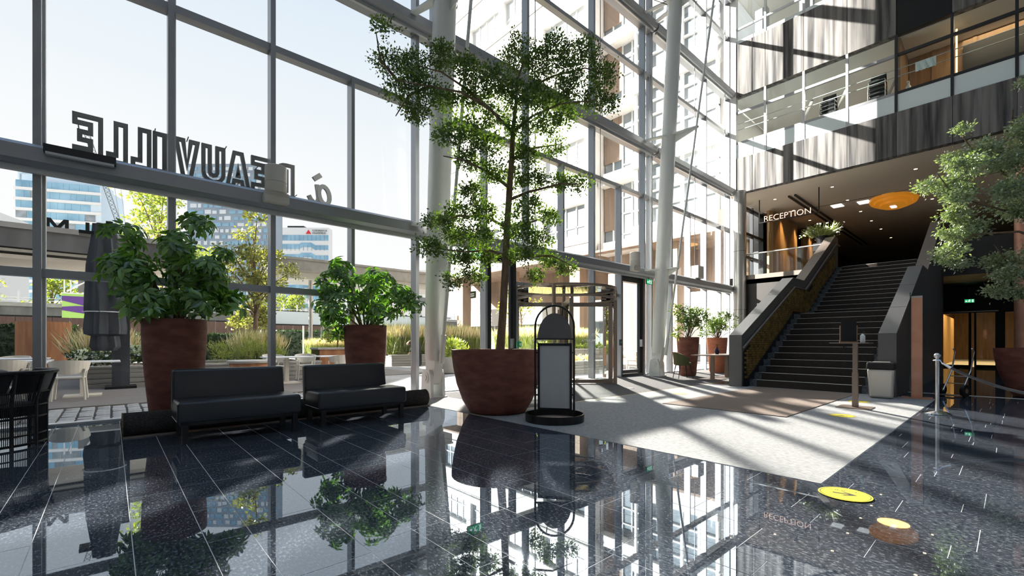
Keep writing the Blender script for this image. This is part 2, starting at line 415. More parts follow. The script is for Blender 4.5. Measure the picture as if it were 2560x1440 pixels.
# glazed front continuing past the mezzanine edge, dark frames
W4 = struct('window_4')
for x in (21.75, 22.7, 24.1, 25.5): M().box(x-.04, x+.04, 8.7, 8.85, 0, 7.9).build('mullion', MT['dark_frame'] if x > 22 else MT['alu_light'], W4)
for z in (4.1, 5.35, 6.5, 7.75): M().box(22.7, 25.5, 8.7, 8.85, z-.07, z+.07).build('transom', MT['dark_frame'], W4)
for x0, x1 in ((21.4, 21.75), (21.75, 22.7), (22.7, 24.1), (24.1, 25.5)): M().quad((x0, 8.8, .05), (x1, 8.8, .05), (x1, 8.8, 7.9), (x0, 8.8, 7.9)).build('pane', MT['glass'], W4)
M().box(25.5, 46, 8.8, 8.95, 0, 7.9).build('wall_front', MT['dark_wall'], kind='structure')
# corner strip between glass front and inner concrete front
M().box(21.1, 21.32, 8.35, 8.84, 7.9, 19).build('trim_1', MT['white_paint'], kind='structure')
# ---- doors in bay two: leaves with black frames beside the revolving drum
def leafdoor(n, x0, x1):
    r = struct('door_%d' % n)
    f = M(); f.box(x0, x0+.09, 8.66, 8.86, 0, 3.42); f.box(x1-.09, x1, 8.66, 8.86, 0, 3.42); f.box(x0+.09, x1-.09, 8.66, 8.86, 3.2, 3.42); f.box(x0+.09, x1-.09, 8.66, 8.86, 0, .09)
    f.build('door_frame', MT['dark_frame'], r)
    l = M(); l.box(x0+.11, x0+.17, 8.7, 8.78, .1, 3.18); l.box(x1-.17, x1-.11, 8.7, 8.78, .1, 3.18); l.box(x0+.17, x1-.17, 8.7, 8.78, .1, .22)
    l.build('door_leaf', MT['dark_frame'], r)
    M().quad((x0+.17, 8.74, .2), (x1-.17, 8.74, .2), (x1-.17, 8.74, 3.18), (x0+.17, 8.74, 3.18)).build('pane', MT['glass'], r)
    M().box(x1-.17, x1-.12, 8.6, 8.7, 1.0, 1.25).build('handle', MT['chrome'], r)
leafdoor(1, 12.62, 13.96); leafdoor(2, 6.92, 7.9)
# fixed glass left and right of the drum and above it
r = struct('window_5')
for x0, x1 in ((7.98, 9.68), (9.74, 11.12), (11.18, 12.55)):
    M().quad((x0, 8.8, 2.75), (x1, 8.8, 2.75), (x1, 8.8, 3.42), (x0, 8.8, 3.42)).build('pane', MT['glass'], r)
M().quad((10.85, 8.8, .06), (12.55, 8.8, .06), (12.55, 8.8, 2.75), (10.85, 8.8, 2.75)).build('pane', MT['glass'], r)
M().box(7.93, 12.6, 8.7, 8.86, 2.66, 2.75).build('transom', MT['alu'], r)
for x in (7.93,): M().box(x, x+.06, 8.7, 8.86, 0, 2.66).build('mullion', MT['alu'], r)
# ---- inner concrete front over the stairs (wall X = XR), modules of 1.452 m
wr = struct('wall_right'); MODY = [8.6 - 1.452*k for k in range(0, 9)]
def streak(seed):
    m = MT['concrete_stained'].copy(); mp = [q for q in m.node_tree.nodes if q.type == 'MAPPING'][0]; mp.inputs['Location'].default_value = (seed*3.1, seed*1.7, seed*.9); return m
SM = [streak(i) for i in range(5)]
for i in range(len(MODY)-1):
    y1, y0 = MODY[i]-.008, MODY[i+1]+.008
    M().box(XR-.06, XR+.25, y0, y1, 7.9, 9.47).build('panel', SM[i % 5], wr)
    z1 = 14.65 if i < 4 else 15.2
    zz = 12.28 if i != 4 else 13.75
    M().box(XR-.06, XR+.25, y0, y1, zz, z1).build('panel', SM[(i+2) % 5], wr)
    if i == 4: M().box(XR-.02, XR+.2, y0, y1, 12.28, 13.75).build('black_panel', MT['black_metal'], wr)
    # white spandrel glass, window pane, posts, rails
    M().box(XR-.02, XR+.05, y0, y1, 9.47, 10.12).build('spandrel', MT['white_panel'], wr)
    M().quad((XR+.02, y0, 10.2), (XR+.02, y1, 10.2), (XR+.02, y1, 12.28), (XR+.02, y0, 12.28)).build('pane', MT['glass_room'], wr)
    fr = MT['alu'] if i < 4 else MT['dark_frame']
    M().box(XR-.05, XR+.06, y0-.04, y0+.04, 9.47, 12.28).build('post', MT['alu_light'] if i < 3 else MT['dark_frame'], wr)
    M().box(XR-.03, XR+.06, y0, y1, 10.12, 10.22).build('window_frame', fr, wr)
    M().box(XR-.03, XR+.06, y0, y1, 11.5, 11.6).build('window_frame', fr, wr)
    M().tube([(XR+.18, y0, 10.85), (XR+.18, y1, 10.85)], .018, 6).build('rail', MT['alu_light'], wr)
    M().tube([(XR+.18, y0, 11.12), (XR+.18, y1, 11.12)], .018, 6).build('rail', MT['alu_light'], wr)
    if i < 4:
        M().box(XR-.02, XR+.05, y0, y1, 14.65, 14.82).build('spandrel', MT['white_panel'], wr)
        M().quad((XR+.02, y0, 14.85), (XR+.02, y1, 14.85), (XR+.02, y1, 17.4), (XR+.02, y0, 17.4)).build('pane', MT['glass_room'], wr)
        M().box(XR-.05, XR+.06, y0-.04, y0+.04, 14.65, 17.4).build('post', MT['alu_light'], wr)
        M().box(XR-.03, XR+.06, y0, y1, 15.3, 15.38).build('window_frame', MT['alu_light'], wr)
M().box(XR-.06, XR+.25, MODY[-1], 8.6, 17.4, 19).build('panel', SM[0], wr)
M().box(XR-.06, XR+.25, -12, MODY[-1], 7.9, 19).build('panel', SM[3], wr)
# rooms behind those windows
rm = struct('wall_room')
M().box(XR+.3, 27, -3.1, 8.7, 9.2, 9.42).build('room_floor', MT['concrete_dark'], rm)
M().box(XR+.3, 27, -3.1, 8.7, 12.3, 12.5).build('room_ceiling', MT['white_paint'], rm)
M().box(27, 27.2, -3.1, 8.7, 9.4, 12.3).build('room_back', MT['concrete'], rm)
M().box(XR+.3, 27, 8.72, 8.84, 9.4, 12.3).build('room_end', MT['white_paint'], rm)
M().box(XR+.3, 27, 2.72, 2.8, 9.42, 12.3).build('partition', MT['wood'], rm)
M().box(23.4, 23.5, -3.1, 2.7, 9.42, 12.3).build('timber_wall', MT['wood'], rm)
M().box(23.3, 23.4, -2.4, 1.2, 11.1, 12.0).build('black_screen', MT['black_metal'], rm)
for y in (2.0, .9, -.4): M().box(23.36, 23.42, y-.05, y+.05, 9.42, 12.3).build('batten', MT['wood'], rm)
M().box(22.2, 22.24, 1.28, 1.33, 9.5, 12.2).build('led_strip', MT['led_strip'], rm)
for y in (7.4, 6.1, 4.3): M().hexa([(24, y, 9.4), (24.1, y, 9.4), (24.1, y+.08, 9.4), (24, y+.08, 9.4), (24, y-1.3, 12.3), (24.1, y-1.3, 12.3), (24.1, y-1.22, 12.3), (24, y-1.22, 12.3)]).build('strut', MT['alu'], rm)
M().box(XR+.3, 27, 2.8, 8.7, 14.3, 14.5).build('room_floor', MT['concrete_dark'], rm)
M().box(XR+.3, 27, 2.8, 8.7, 17.4, 17.6).build('room_ceiling', MT['white_paint'], rm)
M().box(27, 27.2, 2.8, 8.7, 14.3, 17.6).build('room_back', MT['soffit'], rm)
for y in (8.0, 6.2): M().box(XR+1.2, XR+1.5, y-.5, y, 14.5, 16.6).build('cupboard', MT['alu'], rm)
l = bpy.data.lights.new('room_lamp', 'AREA'); l.energy = 90; l.size = 3; l.color = (1, .9, .75); o = bpy.data.objects.new('room_lamp', l); COL.objects.link(o); o.location = (24.6, 5.6, 12.25)
l = bpy.data.lights.new('room_lamp', 'AREA'); l.energy = 40; l.size = 2; l.color = (1, .8, .55); o = bpy.data.objects.new('room_lamp', l); COL.objects.link(o); o.location = (22.4, .2, 12.25)
# ---- soffit / reception ceiling, mezzanine slab, dark walls, back wall with doors
sf = M().box(XR+.24, 46, -6, 8.8, 7.9, 8.05).build('ceiling', MT['soffit'], kind='structure')
sf.location.z = .0
for y in (6.85, 6.6): M().box(23.2, 38.5, y-.03, y+.03, 7.82, 7.9).build('track', MT['dark_frame'], sf)
for x, y, a, b in ((30.8, 7.35, .9, .55),): M().box(x-a, x+a, y-b, y+b, 7.86, 7.9).build('vent', MT['dark_frame'], sf)
for x, y in ((26.7, 5.75), (26.95, 4.75)): M().box(x-.3, x+.3, y-.22, y+.22, 7.87, 7.9).build('skylight', MT['skylight'], sf)
M().box(26.2, 26.24, -6, 8.8, 7.89, 7.9).build('seam', MT['dark_frame'], sf)
mz = M().box(XR, 46, -6, 8.8, 3.75, 4.08).build('mezzanine_floor', MT['dark_wall'], kind='structure')
M().box(46, 46.3, -6, 8.8, 0, 7.9).build('wall_far', MT['dark_wall'], kind='structure')
M().box(XR, 46, -6.3, -6, 0, 7.9).build('wall_side', MT['dark_wall'], kind='structure')
M().box(XR, XR+.12, 4.96, 8.3, 0, 4.12).build('wall_stair', MT['dark_wall'], kind='structure')
M().box(XR-.05, XR, 4.98, 8.4, 3.95, 4.14).build('trim_2', MT['stair_panel_warm'], kind='structure')
M().box(XR-.05, XR, -6, 1.6, 3.4, 4.6).build('trim_3', MT['dark_wall'], kind='structure')
M().box(21.3, 46, 2.9, 3.05, 0, 3.75).build('wall_corridor', MT['dark_wall'], kind='structure')
# glazed doors to the lit corridor under the mezzanine
d3 = struct('door_3'); XD = 29.5
f = M()
for y0, y1 in ((2.35, 2.9), (2.2, 2.26), (1.25, 1.34), (1.09, 1.16), (.2, .5), (-.2, -.06)): f.box(XD, XD+.15, y0, y1, 0, 2.5)
f.box(XD, XD+.15, -6, -.2, 0, 3.75); f.box(XD, XD+.15, -.2, 2.9, 2.5, 3.75); f.box(XD, XD+.15, .5, 1.09, 0, .12); f.box(XD, XD+.15, 1.34, 2.2, 0, .1)
f.build('door_frame', MT['black_metal'], d3)
for y0, y1 in ((1.34, 2.2), (.5, 1.09), (-.06, .2), (2.26, 2.35), (1.16, 1.25)): M().quad((XD+.08, y0, .1), (XD+.08, y1, .1), (XD+.08, y1, 2.5), (XD+.08, y0, 2.5)).build('pane', MT['glass_room'], d3)
M().box(XD-.06, XD, 2.42, 2.46, .95, 1.2).build('handle', MT['chrome'], d3)
M().box(XD-.04, XD+.02, .4, 2.3, 2.55, 2.59).build('door_track', MT['steel_brushed'], d3)
cw = struct('wall_inner')
M().box(30, 46, 2.75, 2.88, 0, 3.75).build('timber_wall', MT['wood'], cw)
for k in range(9): M().tube([(31+.9*k, 2.55, 0), (31+.9*k, 2.55, 2.6)], .2, 10).build('drape', MT['curtain'], cw)
M().box(45, 45.2, -3, 2.75, 0, 3.75).build('end_wall', MT['wood'], cw)
M().box(30, 46, -3.1, -3, 0, 3.75).build('side_wall', MT['wood'], cw)
for x in (32.5, 37): 
    l = bpy.data.lights.new('corridor_lamp', 'AREA'); l.energy = 110; l.size = .8; l.color = (1, .66, .3); o = bpy.data.objects.new('corridor_lamp', l); COL.objects.link(o); o.location = (x, 1.1, 3.6)
# ---- columns
def column(name, x, y, r, z1, m, label):
    t = thing(name, label, 'column', (x, y, 0))
    M().lathe([(r, 0), (r, z1)], 28).build('shaft', m, t, smooth=True)
    M().lathe([(r+.03, 0), (r+.03, .08), (r, .1)], 28, cap=False).build('base_ring', m, t, smooth=True)
    for z in (z1*.33, z1*.66): M().lathe([(r+.002, z-.006), (r+.002, z+.006)], 28, cap=False).build('joint', MT['dark_frame'], t)
column('round_column', 21.0, 8.15, .27, 7.9, MT['steel_brushed'], 'round brushed steel column under the corner of the concrete front')
column('copper_column', 20.9, -.2, .16, 7.9, MT['copper'], 'copper clad round column behind the potted tree at the right')
# ================================================================ STAIR
st = struct('trim_stair'); st.name = 'staircase'; st['label'] = 'wide dark staircase with carpet runner rising to the reception'; st['category'] = 'staircase'; del st['kind']
RI, TR = .17, .327
def step(x, z, last=False, depth=None):
    d = depth or TR
    a = M().box(x, x+d+.02, 1.9, 4.66, 0 if z < 2 else z-.9, z+RI).build('step', MT['stair_stone'], st)
    M().box(x-.012, x+d, 2.24, 4.42, z+RI, z+RI+.012).box(x-.014, x, 2.24, 4.42, z, z+RI+.012).build('carpet_runner', MT['stair_carpet'], a)
    M().box(x-.02, x+.018, 2.24, 4.42, z+RI+.008, z+RI+.017).build('lit_nosing', MT['lit_nosing'], a)
    M().box(x-.01, x+.03, 1.9, 2.24, z+RI, z+RI+.004).build('edge_strip', MT['stair_stone'], a); M().box(x-.01, x+.03, 4.42, 4.66, z+RI, z+RI+.004).build('edge_strip', MT['stair_stone'], a)
for k in range(12): step(12.5+TR*k, RI*k, depth=TR if k < 11 else 1.5)
X2 = 12.5+TR*11+1.5
for k in range(12): step(X2+TR*k, RI*(12+k), depth=TR if k < 11 else .6)
XL = 12.5+TR*11          # landing front
def ztop(off):
    return [(12.16, .0), (12.16, 1.34+off), (XL+.15, 1.34+2.04-.15+off), (X2-.25, 1.34+2.04-.15+off), (X2+TR*11.3, 1.34+4.0+off), (X2+TR*11.3+.5, 1.34+4.0+off), (X2+TR*11.3+.5, 0)]
def parapet(y0, y1, inner):
    p = ztop(0)
    M().prism([(12.17, 0), *[(a, b-.03) for a, b in p[1:-1]], (p[-1][0], 0)], lambda a, c, d: (a, d, c), y0+.01, y1-.01).build('parapet', MT['stair_panel'], st)
    # cladding panels on the top, split like the photograph's sheets
    def sheet(a, b):
        M().hexa([(a[0], y0, a[1]-.035), (b[0], y0, b[1]-.035), (b[0], y1, b[1]-.035), (a[0], y1, a[1]-.035), (a[0], y0, a[1]), (b[0], y0, b[1]), (b[0], y1, b[1]), (a[0], y1, a[1])]).build('cladding_sheet', MT['stair_panel'] if a[0] < 15.9 else MT['stair_panel_warm'], st)  # from the landing up a warmer copy, downlight glow put into the colour
    segs = [(p[1], p[2], 3), (p[2], p[3], 1), (p[3], p[4], 3), (p[4], p[5], 1)]
    for a, b, n in segs:
        for i in range(n):
            t0, t1 = i/n+.002, (i+1)/n-.002
            sheet((a[0]+(b[0]-a[0])*t0, a[1]+(b[1]-a[1])*t0), (a[0]+(b[0]-a[0])*t1, a[1]+(b[1]-a[1])*t1))
    M().box(12.14, 12.17, y0, y1, 0, 1.335).build('end_panel', MT['stair_panel'], st)
parapet(4.66, 4.98, 4.66); parapet(1.6, 1.9, 1.9)
# handrail recess lip on the left parapet and the gold brick lining below it
lip = ztop(-.32)
pl = M().tube([(a, 4.62, b) for a, b in lip[1:-1]], .03, 6).build('handrail', MT['stair_panel_warm'], st)
bk = M(); rb = random.Random(2)
def soff(x): # lining lower edge follows the steps
    if x < XL: return max(0, (x-12.5)/TR*RI)+.12
    if x < X2: return 2.04+.1
    return 2.04+(x-X2)/TR*RI+.12
row = 0; z = .1
while z < 5.2:
    x = 12.28 + (.13 if row % 2 else 0)
    while x < X2+3.4:
        lo = soff(x+.1)
        if x < XL: hi = .9+(x-12.16)/TR*RI
        elif x < X2: hi = 2.85
        else: hi = 2.85+(x-X2)/TR*RI
        if lo < z < hi: bk.box(x, x+.235, 4.635-rb.uniform(0, .012), 4.67, z, z+.05)
        x += .25
    z += .062; row += 1
bk.build('brick_lining', MT['gold_brick'], st, kind='stuff')
M().prism([(12.25, 0), (12.25, .9), (XL, 2.85), (X2, 2.85), (X2+3.5, 4.65), (X2+3.5, 3.4), (X2, 2.0), (XL, 2.0), (12.6, .05)], lambda a, c, d: (a, d, c), 4.645, 4.66).build('mortar_face', MT['black_metal'], st)
M().prism([(12.3, 0), (12.3, .14), (XL, 2.04+.06), (X2, 2.14), (X2+3.6, 4.05), (X2+3.6, 3.7), (X2, 1.9), (XL, 1.9), (12.5, 0)], lambda a, c, d: (a, d, c), 4.60, 4.645).build('string_board', MT['black_metal'], st)
# ---- mezzanine balustrade
br = thing('balustrade', 'glass balustrade with slim handrail along the mezzanine left of the stair', 'balustrade', (XR+.1, 6.7, 4.08))
M().tube([(0, -1.75, 1.02), (0, 1.55, 1.02)], .03, 8).build('handrail', MT['steel_brushed'], br)
for y0, y1 in ((-1.7, -.65), (-.63, .45), (.47, 1.5)): M().box(-.006, .006, y0, y1, 0, .98).build('glass_panel', MT['glass_clear'], br)
M().box(-.03, .03, -1.75, 1.55, 0, .06).build('base_channel', MT['steel_brushed'], br)
# ---- curtains in the reception
def curtain(x0, x1, y, label):
    c = M(); n = int((x1-x0)*9); P = []
    for i in range(n*4+1):
        x = x0+(x1-x0)*i/(n*4); P.append((x, y+.09*math.sin(i*PI/2)+.03*math.sin(i*.7)))
    for i in range(len(P)-1): c.quad((P[i][0], P[i][1], 4.1), (P[i+1][0], P[i+1][1], 4.1), (P[i+1][0], P[i+1][1], 7.84), (P[i][0], P[i][1], 7.84))
    o = tag(c.build('curtain', MT['curtain'], smooth=True), label, 'curtain')
curtain(24.8, 29.0, 8.2, 'tall pleated gold curtain lit from above, left one by the window grid')
curtain(30.3, 36, 8.2, 'tall pleated gold curtain lit from above, further back above the stair plant')
for x in (26.2, 28.4, 31.2):
    l = bpy.data.lights.new('curtain_lamp', 'SPOT'); l.energy = 160; l.spot_size = 1.3; l.spot_blend = .8; l.color = (1, .66, .32); l.shadow_soft_size = .06
    o = bpy.data.objects.new('curtain_lamp', l); COL.objects.link(o); o.location = (x, 7.75, 7.84); o.rotation_euler = (math.radians(8), 0, 0)
# ---- downlights in the reception ceiling
DL = [(x, y) for x in (23.3, 26.0, 28.75, 31.4, 34.1, 37.4) for y in (7.45, 5.2, 2.5, -.3) if not (x > 30 and y > 7)]
NM = ['nearest', 'second', 'third', 'fourth', 'fifth', 'rearmost']; RW = {7.45: 'row by the curtains', 5.2: 'middle row over the stair', 2.5: 'row right of the orange lamp', -.3: 'far right row behind the tree'}
for i, (x, y) in enumerate(DL):
    rowx = sorted({q[0] for q in DL if q[1] == y})
    t = thing('downlight', 'small round warm ceiling downlight, %s in the %s' % (NM[rowx.index(x)], RW[y]), 'downlight', (x, y, 7.9), 0, 'reception ceiling downlights')
    M().lathe([(.06, -.012), (.09, -.012), (.09, 0), (.06, 0)], 16, cap=False).build('rim', MT['steel_brushed'], t)
    M().lathe([(.001, -.014), (.06, -.01)], 12, cap=False).build('lens', MT['lamp_warm'], t)
    if x < 33:
        l = bpy.data.lights.new('downlight_bulb', 'SPOT'); l.energy = 45; l.spot_size = 1.5; l.spot_blend = .7; l.color = (1, .7, .38); l.shadow_soft_size = .05
        o = bpy.data.objects.new('downlight_bulb', l); COL.objects.link(o); o.parent = t; o.location = (0, 0, -.05)
# ---- big orange ceiling lamp
t = thing('ceiling_lamp', 'large boat shaped amber ceiling lamp glowing over the stair head', 'lamp', (27.6, 3.75, 7.9))
for k, (w_, h) in enumerate(((1.45, .1), (1.15, .2), (.8, .3))):
    M().lathe([(w_, -h+.1), (w_*.96, -h), (w_*.3, -h-.02)], 32, cap=False, sy=.62).build('shade_ring', MT['orange_shade'], t, smooth=True)
M().box(-.25, .25, -.1, .1, -.34, -.28).build('glass_end', MT['skylight'], t); M().box(-.35, -.05, .3, .4, -.14, -.08).build('clip', MT['dark_frame'], t)
l = bpy.data.lights.new('ceiling_lamp_bulb', 'AREA'); l.shape = 'DISK'; l.size = 1.2; l.energy = 22; l.color = (1, .5, .12); o = bpy.data.objects.new('ceiling_lamp_bulb', l); COL.objects.link(o); o.parent = t; o.location = (0, 0, -.5)
# ---- RECEPTION sign on hanging frame
t = thing('reception_sign', 'hanging black frame sign with glowing letters reading RECEPTION', 'sign', (22.93, 6.8, 7.9))
f = M()
for y in (-1.2, 1.2): f.tube([(0, y, 0), (0, y, -1.09)], .022, 6)
f.tube([(0, -1.2, -1.09), (0, 1.2, -1.09)], .022, 6); f.build('frame', MT['black_metal'], t)
o = text_mesh('RECEPTION', .37, MT['neon_warm'], 'lettering', t, .012, 'CENTER', -.006); o.rotation_euler = (PI/2, 0, -PI/2); o.location = (0, .05, -1.06)
# ---- emergency exit sign over the corridor doors
def exit_sign(loc, rz, label, s=1.0, ceil=.25):
    t = thing('exit_sign', label, 'exit sign', loc, rz, 'green running man signs')
    M().box(-.17*s, .17*s, -.02, .02, -.085*s, .085*s).build('housing', MT['dark_frame'], t)
    M().box(-.165*s, .165*s, -.024, -.02, -.08*s, .08*s).build('panel', MT['exit_green'], t)
    m = M(); fn = lambda a, c, d: (a*s, d, c*s)
    m.lathe([(.001, 0), (.012, 0)], 8, cap=False)
    w_ = M(); w_.prism([(-.06, -.05), (-.045, -.055), (-.02, -.01), (.0, -.05), (.035, -.055), (.035, -.04), (.012, -.035), (.0, .0), (.02, .025), (.045, .015), (.05, .03), (.015, .045), (-.02, .04), (-.045, .015), (-.035, .005), (-.015, .022), (-.025, -.005)], fn, -.026, -.024)
    w_.prism([(.005+.012*math.cos(a), .06+.012*math.sin(a)) for a in np.linspace(0, 6.28, 9)[:-1]], fn, -.026, -.024)
    w_.prism([(.09, -.065), (.13, -.065), (.13, .06), (.09, .06)], fn, -.026, -.024)
    w_.prism([(-.14, -.01), (-.11, .03), (-.11, .01), (-.075, .01), (-.075, -.03), (-.11, -.03), (-.11, -.05)], fn, -.026, -.024)
    w_.build('pictogram', MT['sign_white'], t)
    M().box(-.01, .01, -.01, .01, .085*s, .085*s+ceil).build('bracket', MT['dark_frame'], t)
exit_sign((29.3, 1.3, 3.05), -PI/2, 'green running man exit sign over the lit corridor doors', .95, .62)
exit_sign((14.05, 8.5, 3.27), 0, 'green running man exit sign above the leaf door right of the revolving door', 1.0, .1)
exit_sign((6.35, 8.4, 3.22), 0, 'green running man exit sign half hidden by the big tree leaves', 1.25, .15)
# ---- plant and items at the stair head
rng = np.random.default_rng(5)
t = thing('potted_grass', 'low pot of spiky green grass and white flowers on the mezzanine edge', 'plant', (21.9, 5.25, 4.08))
M().box(-.3, .3, -.24, .24, 0, 1.15).build('plinth', MT['black_metal'], t)
M().lathe([(.16, 1.15), (.24, 1.45), (.22, 1.45)], 16).build('pot', MT['black_metal'], t, smooth=True)
n = 260; a = rng.uniform(0, 2*PI, n); D = np.stack([np.cos(a)*.7, np.sin(a)*.7, rng.uniform(.25, 1.2, n)], 1); P = np.stack([np.cos(a)*.12, np.sin(a)*.2, np.full(n, 1.45)], 1)
leaves('blades', P, D, .55, MT['grass_green'], t, rng, .07)
P2 = rng.normal(size=(200,3))*np.array((.2,.3,.12))+np.array((0,0,1.65)); leaves('flowers', P2, rng.normal(size=(200,3)), .09, MT['flower_white'], t, rng, .8)
# ---- wall switch plates / small fittings
t = thing('switch_plate', 'small pale double switch plate on the dark wall behind the stair', 'switch', (21.19, 7.35, 2.75)); M().box(-.02, 0, -.2, -.02, -.12, .12).build('plate', MT['white_paint'], t); M().box(-.02, 0, .03, .14, -.12, .12).build('plate', MT['white_paint'], t); M().box(-.03, -.02, -.14, -.08, -.05, .05).build('rocker', MT['cream_plastic'], t)
# ---- stacked chairs, cloth, bottle behind the upper windows
def stack(y, label, n=9):
    t = thing('stacked_chairs', label, 'chairs', (22.3, y, 9.42), 0, 'stacked black chairs upstairs')
    for k in range(n):
        z = .42+.16*k
        M().box(-.22, .22, -.24, .24, z, z+.05).build('seat', MT['black_metal'], t); M().box(.16, .24, -.24, .24, z+.1, z+.38).build('backrest', MT['black_metal'], t)
        for sx in (-.2, .2):
            M().tube([(sx, -.27, max(0, z-.42)), (sx, -.25, z), (sx, .25, z), (sx, .27, max(0, z-.42))], .014, 5).build('leg_frame', MT['chrome'], t)
stack(5.1, 'stack of black chairs with chrome legs behind the third upper window'); stack(3.5, 'stack of black chairs with chrome legs behind the fourth upper window', 10)
t = thing('spray_bottle', 'white spray bottle standing behind the upper window at the right', 'bottle', (21.5, 2.5, 10.2))
M().lathe([(.07, 0), (.075, .2), (.03, .28), (.03, .32)], 12).build('body', MT['white_paint'], t, smooth=True); M().box(-.1, .06, -.03, .03, .32, .38).build('trigger_head', MT['white_paint'], t); M().box(-.05, -.03, -.015, .015, .24, .32).build('trigger', MT['white_paint'], t)
c = M()
for i in range(6):
    y = 2.3-.09*i; c.quad((21.36, y, 11.13), (21.36, y-.09, 11.13), (21.34+.03*(i % 2), y-.09, 10.78), (21.34+.03*((i+1) % 2), y, 10.8))
tag(c.build('cleaning_cloth', MT['white_panel'], smooth=False), 'pale cleaning cloth hung over the upper window rails', 'cloth')
# ================================================================ STEEL MASTS
def mast(x, label, top=17.5):
    t = thing('steel_mast', label, 'mast', (x, 8.13, 0), 0, 'leaning facade masts')
    ym = lambda z: -.055*z
    m = M(); zs = [.78, .95, 2.2, 4.5, 8, 12, top]; rs = [.19, .2, .222, .235, .235, .225, .2]
    m.tube([(0, ym(z), z) for z in zs], rs, 28); m.build('shaft', MT['mast_paint'], t, smooth=True)
    c = M()
    for sx in (-.14, .14):                                       # clevis cheeks and foot
        c.prism([(-.2, 0), (.2, 0), (.17, .45), (.12, .58), (-.12, .58), (-.17, .45)], lambda a, q, d: (d, a, q), sx-.035, sx+.035)
    c.box(-.2, .2, -.24, .24, 0, .03); c.build('foot_bracket', MT['mast_paint'], t)
    M().prism([(-.13, .3), (0, .26), (.13, .3), (.19, .8), (.19, 1.0), (-.19, 1.0), (-.19, .8)], lambda a, q, d: (d, a+ym(q), q), -.1, .1).build('tongue', MT['mast_paint'], t)
    p = M(); p.tube([(-.21, 0, .42), (.21, 0, .42)], .065, 16); p.tube([(-.19, 0, .42), (.19, 0, .42)], .11, 20); p.build('pin', MT['mast_paint'], t, smooth=True)
    yr = lambda z: -.33-.147*(z-.8)
    rod = M(); rod.tube([(0, yr(1.25), 1.25), (0, yr(top), top)], .033, 10); rod.tube([(0, yr(.72), .72), (0, yr(1.3), 1.3)], .055, 12); rod.build('tie_rod', MT['mast_paint'], t, smooth=True)
    M().prism([(-.1, .8), (-.36, .74), (-.36, .86), (-.1, 1.2)], lambda a, q, d: (d, a, q), -.015, .015).build('rod_bracket', MT['mast_paint'], t)
    for z in (3.62, 8.05, 12.45, 16.6):
        a, b = ym(z)-.1, yr(z)-.06
        M().hexa([(-.16, a, z-.02), (.16, a, z-.02), (.05, b, z-.02), (-.05, b, z-.02), (-.16, a, z+.02), (.16, a, z+.02), (.05, b, z+.02), (-.05, b, z+.02)]).build('rod_fin', MT['mast_paint'], t)
        M().prism([(a, z-.02), (b, z-.02), (b, z-.05), (a, z-.3)], lambda q, c_, d: (d, q, c_), -.012, .012).build('fin_web', MT['mast_paint'], t)
        f = .32
        for s in (-1, 1):
            M().hexa([(s*.1, ym(z)+.1, z-.03), (s*.25, ym(z)-.05, z-.03), (s*.42, f, z-.03), (s*.3, f, z-.03), (s*.1, ym(z)+.1, z+.01), (s*.25, ym(z)-.05, z+.01), (s*.42, f, z+.01), (s*.3, f, z+.01)] if s > 0 else
                     [(s*.25, ym(z)-.05, z-.03), (s*.1, ym(z)+.1, z-.03), (s*.3, f, z-.03), (s*.42, f, z-.03), (s*.25, ym(z)-.05, z+.01), (s*.1, ym(z)+.1, z+.01), (s*.3, f, z+.01), (s*.42, f, z+.01)]).build('beam_fin', MT['mast_paint'], t)
        M().lathe([(.262, z-.03), (.262, z+.03)], 24, cx=0, cy=ym(z), cap=False).build('collar', MT['mast_paint'], t, smooth=True)
    return t
mast(5.05, 'pale grey leaning steel mast between the benches and the tree'); mast(13.95, 'pale grey leaning steel mast right of the revolving door')
for z, s in ((12.35, 1), (12.25, 2)):
    tag(M().tube([(11.4, 8.35, z), (13.72, 7.62, z+.09)], .012, 5).build('steel_cable', MT['dark_frame']), 'thin steel cable strung high from the glass front to the right mast, %s one' % ('upper' if s == 1 else 'lower'), 'cable')
# ================================================================ REVOLVING DOOR
t = thing('revolving_door', 'glass revolving door with bronze frames and curved drum', 'revolving door', (9.34, 8.28, 0))
R = 1.39; H2 = 2.3
def arc(r, z0, z1, a0, a1, n, m, name, par=t, th=0):
    q = M()
    if th:
        for i in range(n):
            b0, b1 = a0+(a1-a0)*i/n, a0+(a1-a0)*(i+1)/n
            P = [(r*math.cos(b0), r*math.sin(b0)), ((r+th)*math.cos(b0), (r+th)*math.sin(b0)), ((r+th)*math.cos(b1), (r+th)*math.sin(b1)), (r*math.cos(b1), r*math.sin(b1))]
            q.hexa([(*p, z0) for p in P]+[(*p, z1) for p in P])
    else: q.lathe([(r, z0), (r, z1)], n, cap=False, a0=a0, a1=a1)
    return q.build(name, m, par)
arc(R, 2.56, 2.62, 0, 2*PI, 40, MT['bronze'], 'top_ring', th=.05); arc(R, H2, H2+.05, 0, 2*PI, 40, MT['bronze'], 'head_ring', th=.05)
arc(R+.02, H2+.05, 2.56, 0, 2*PI, 40, MT['glass_clear'], 'canopy_glass')
arc(.02, 2.6, 2.605, 0, 2*PI, 32, MT['glass_clear'], 'roof_glass', th=R)
for a0, a1 in ((-.75, .55), (PI-.55, PI+.55)):
    arc(R+.02, .06, H2, a0, a1, 12, MT['glass_clear'], 'drum_glass'); arc(R, 0, .06, a0, a1, 12, MT['bronze'], 'drum_sill', th=.05)
for a in (.55, PI-.55, PI+.55, -.75):
    M().tube([((R+.03)*math.cos(a), (R+.03)*math.sin(a), 0), ((R+.03)*math.cos(a), (R+.03)*math.sin(a), 2.6)], .05, 8).build('post', MT['bronze'], t)
M().tube([(0, 0, 0), (0, 0, 2.6)], .045, 12).build('axis', MT['bronze'], t)
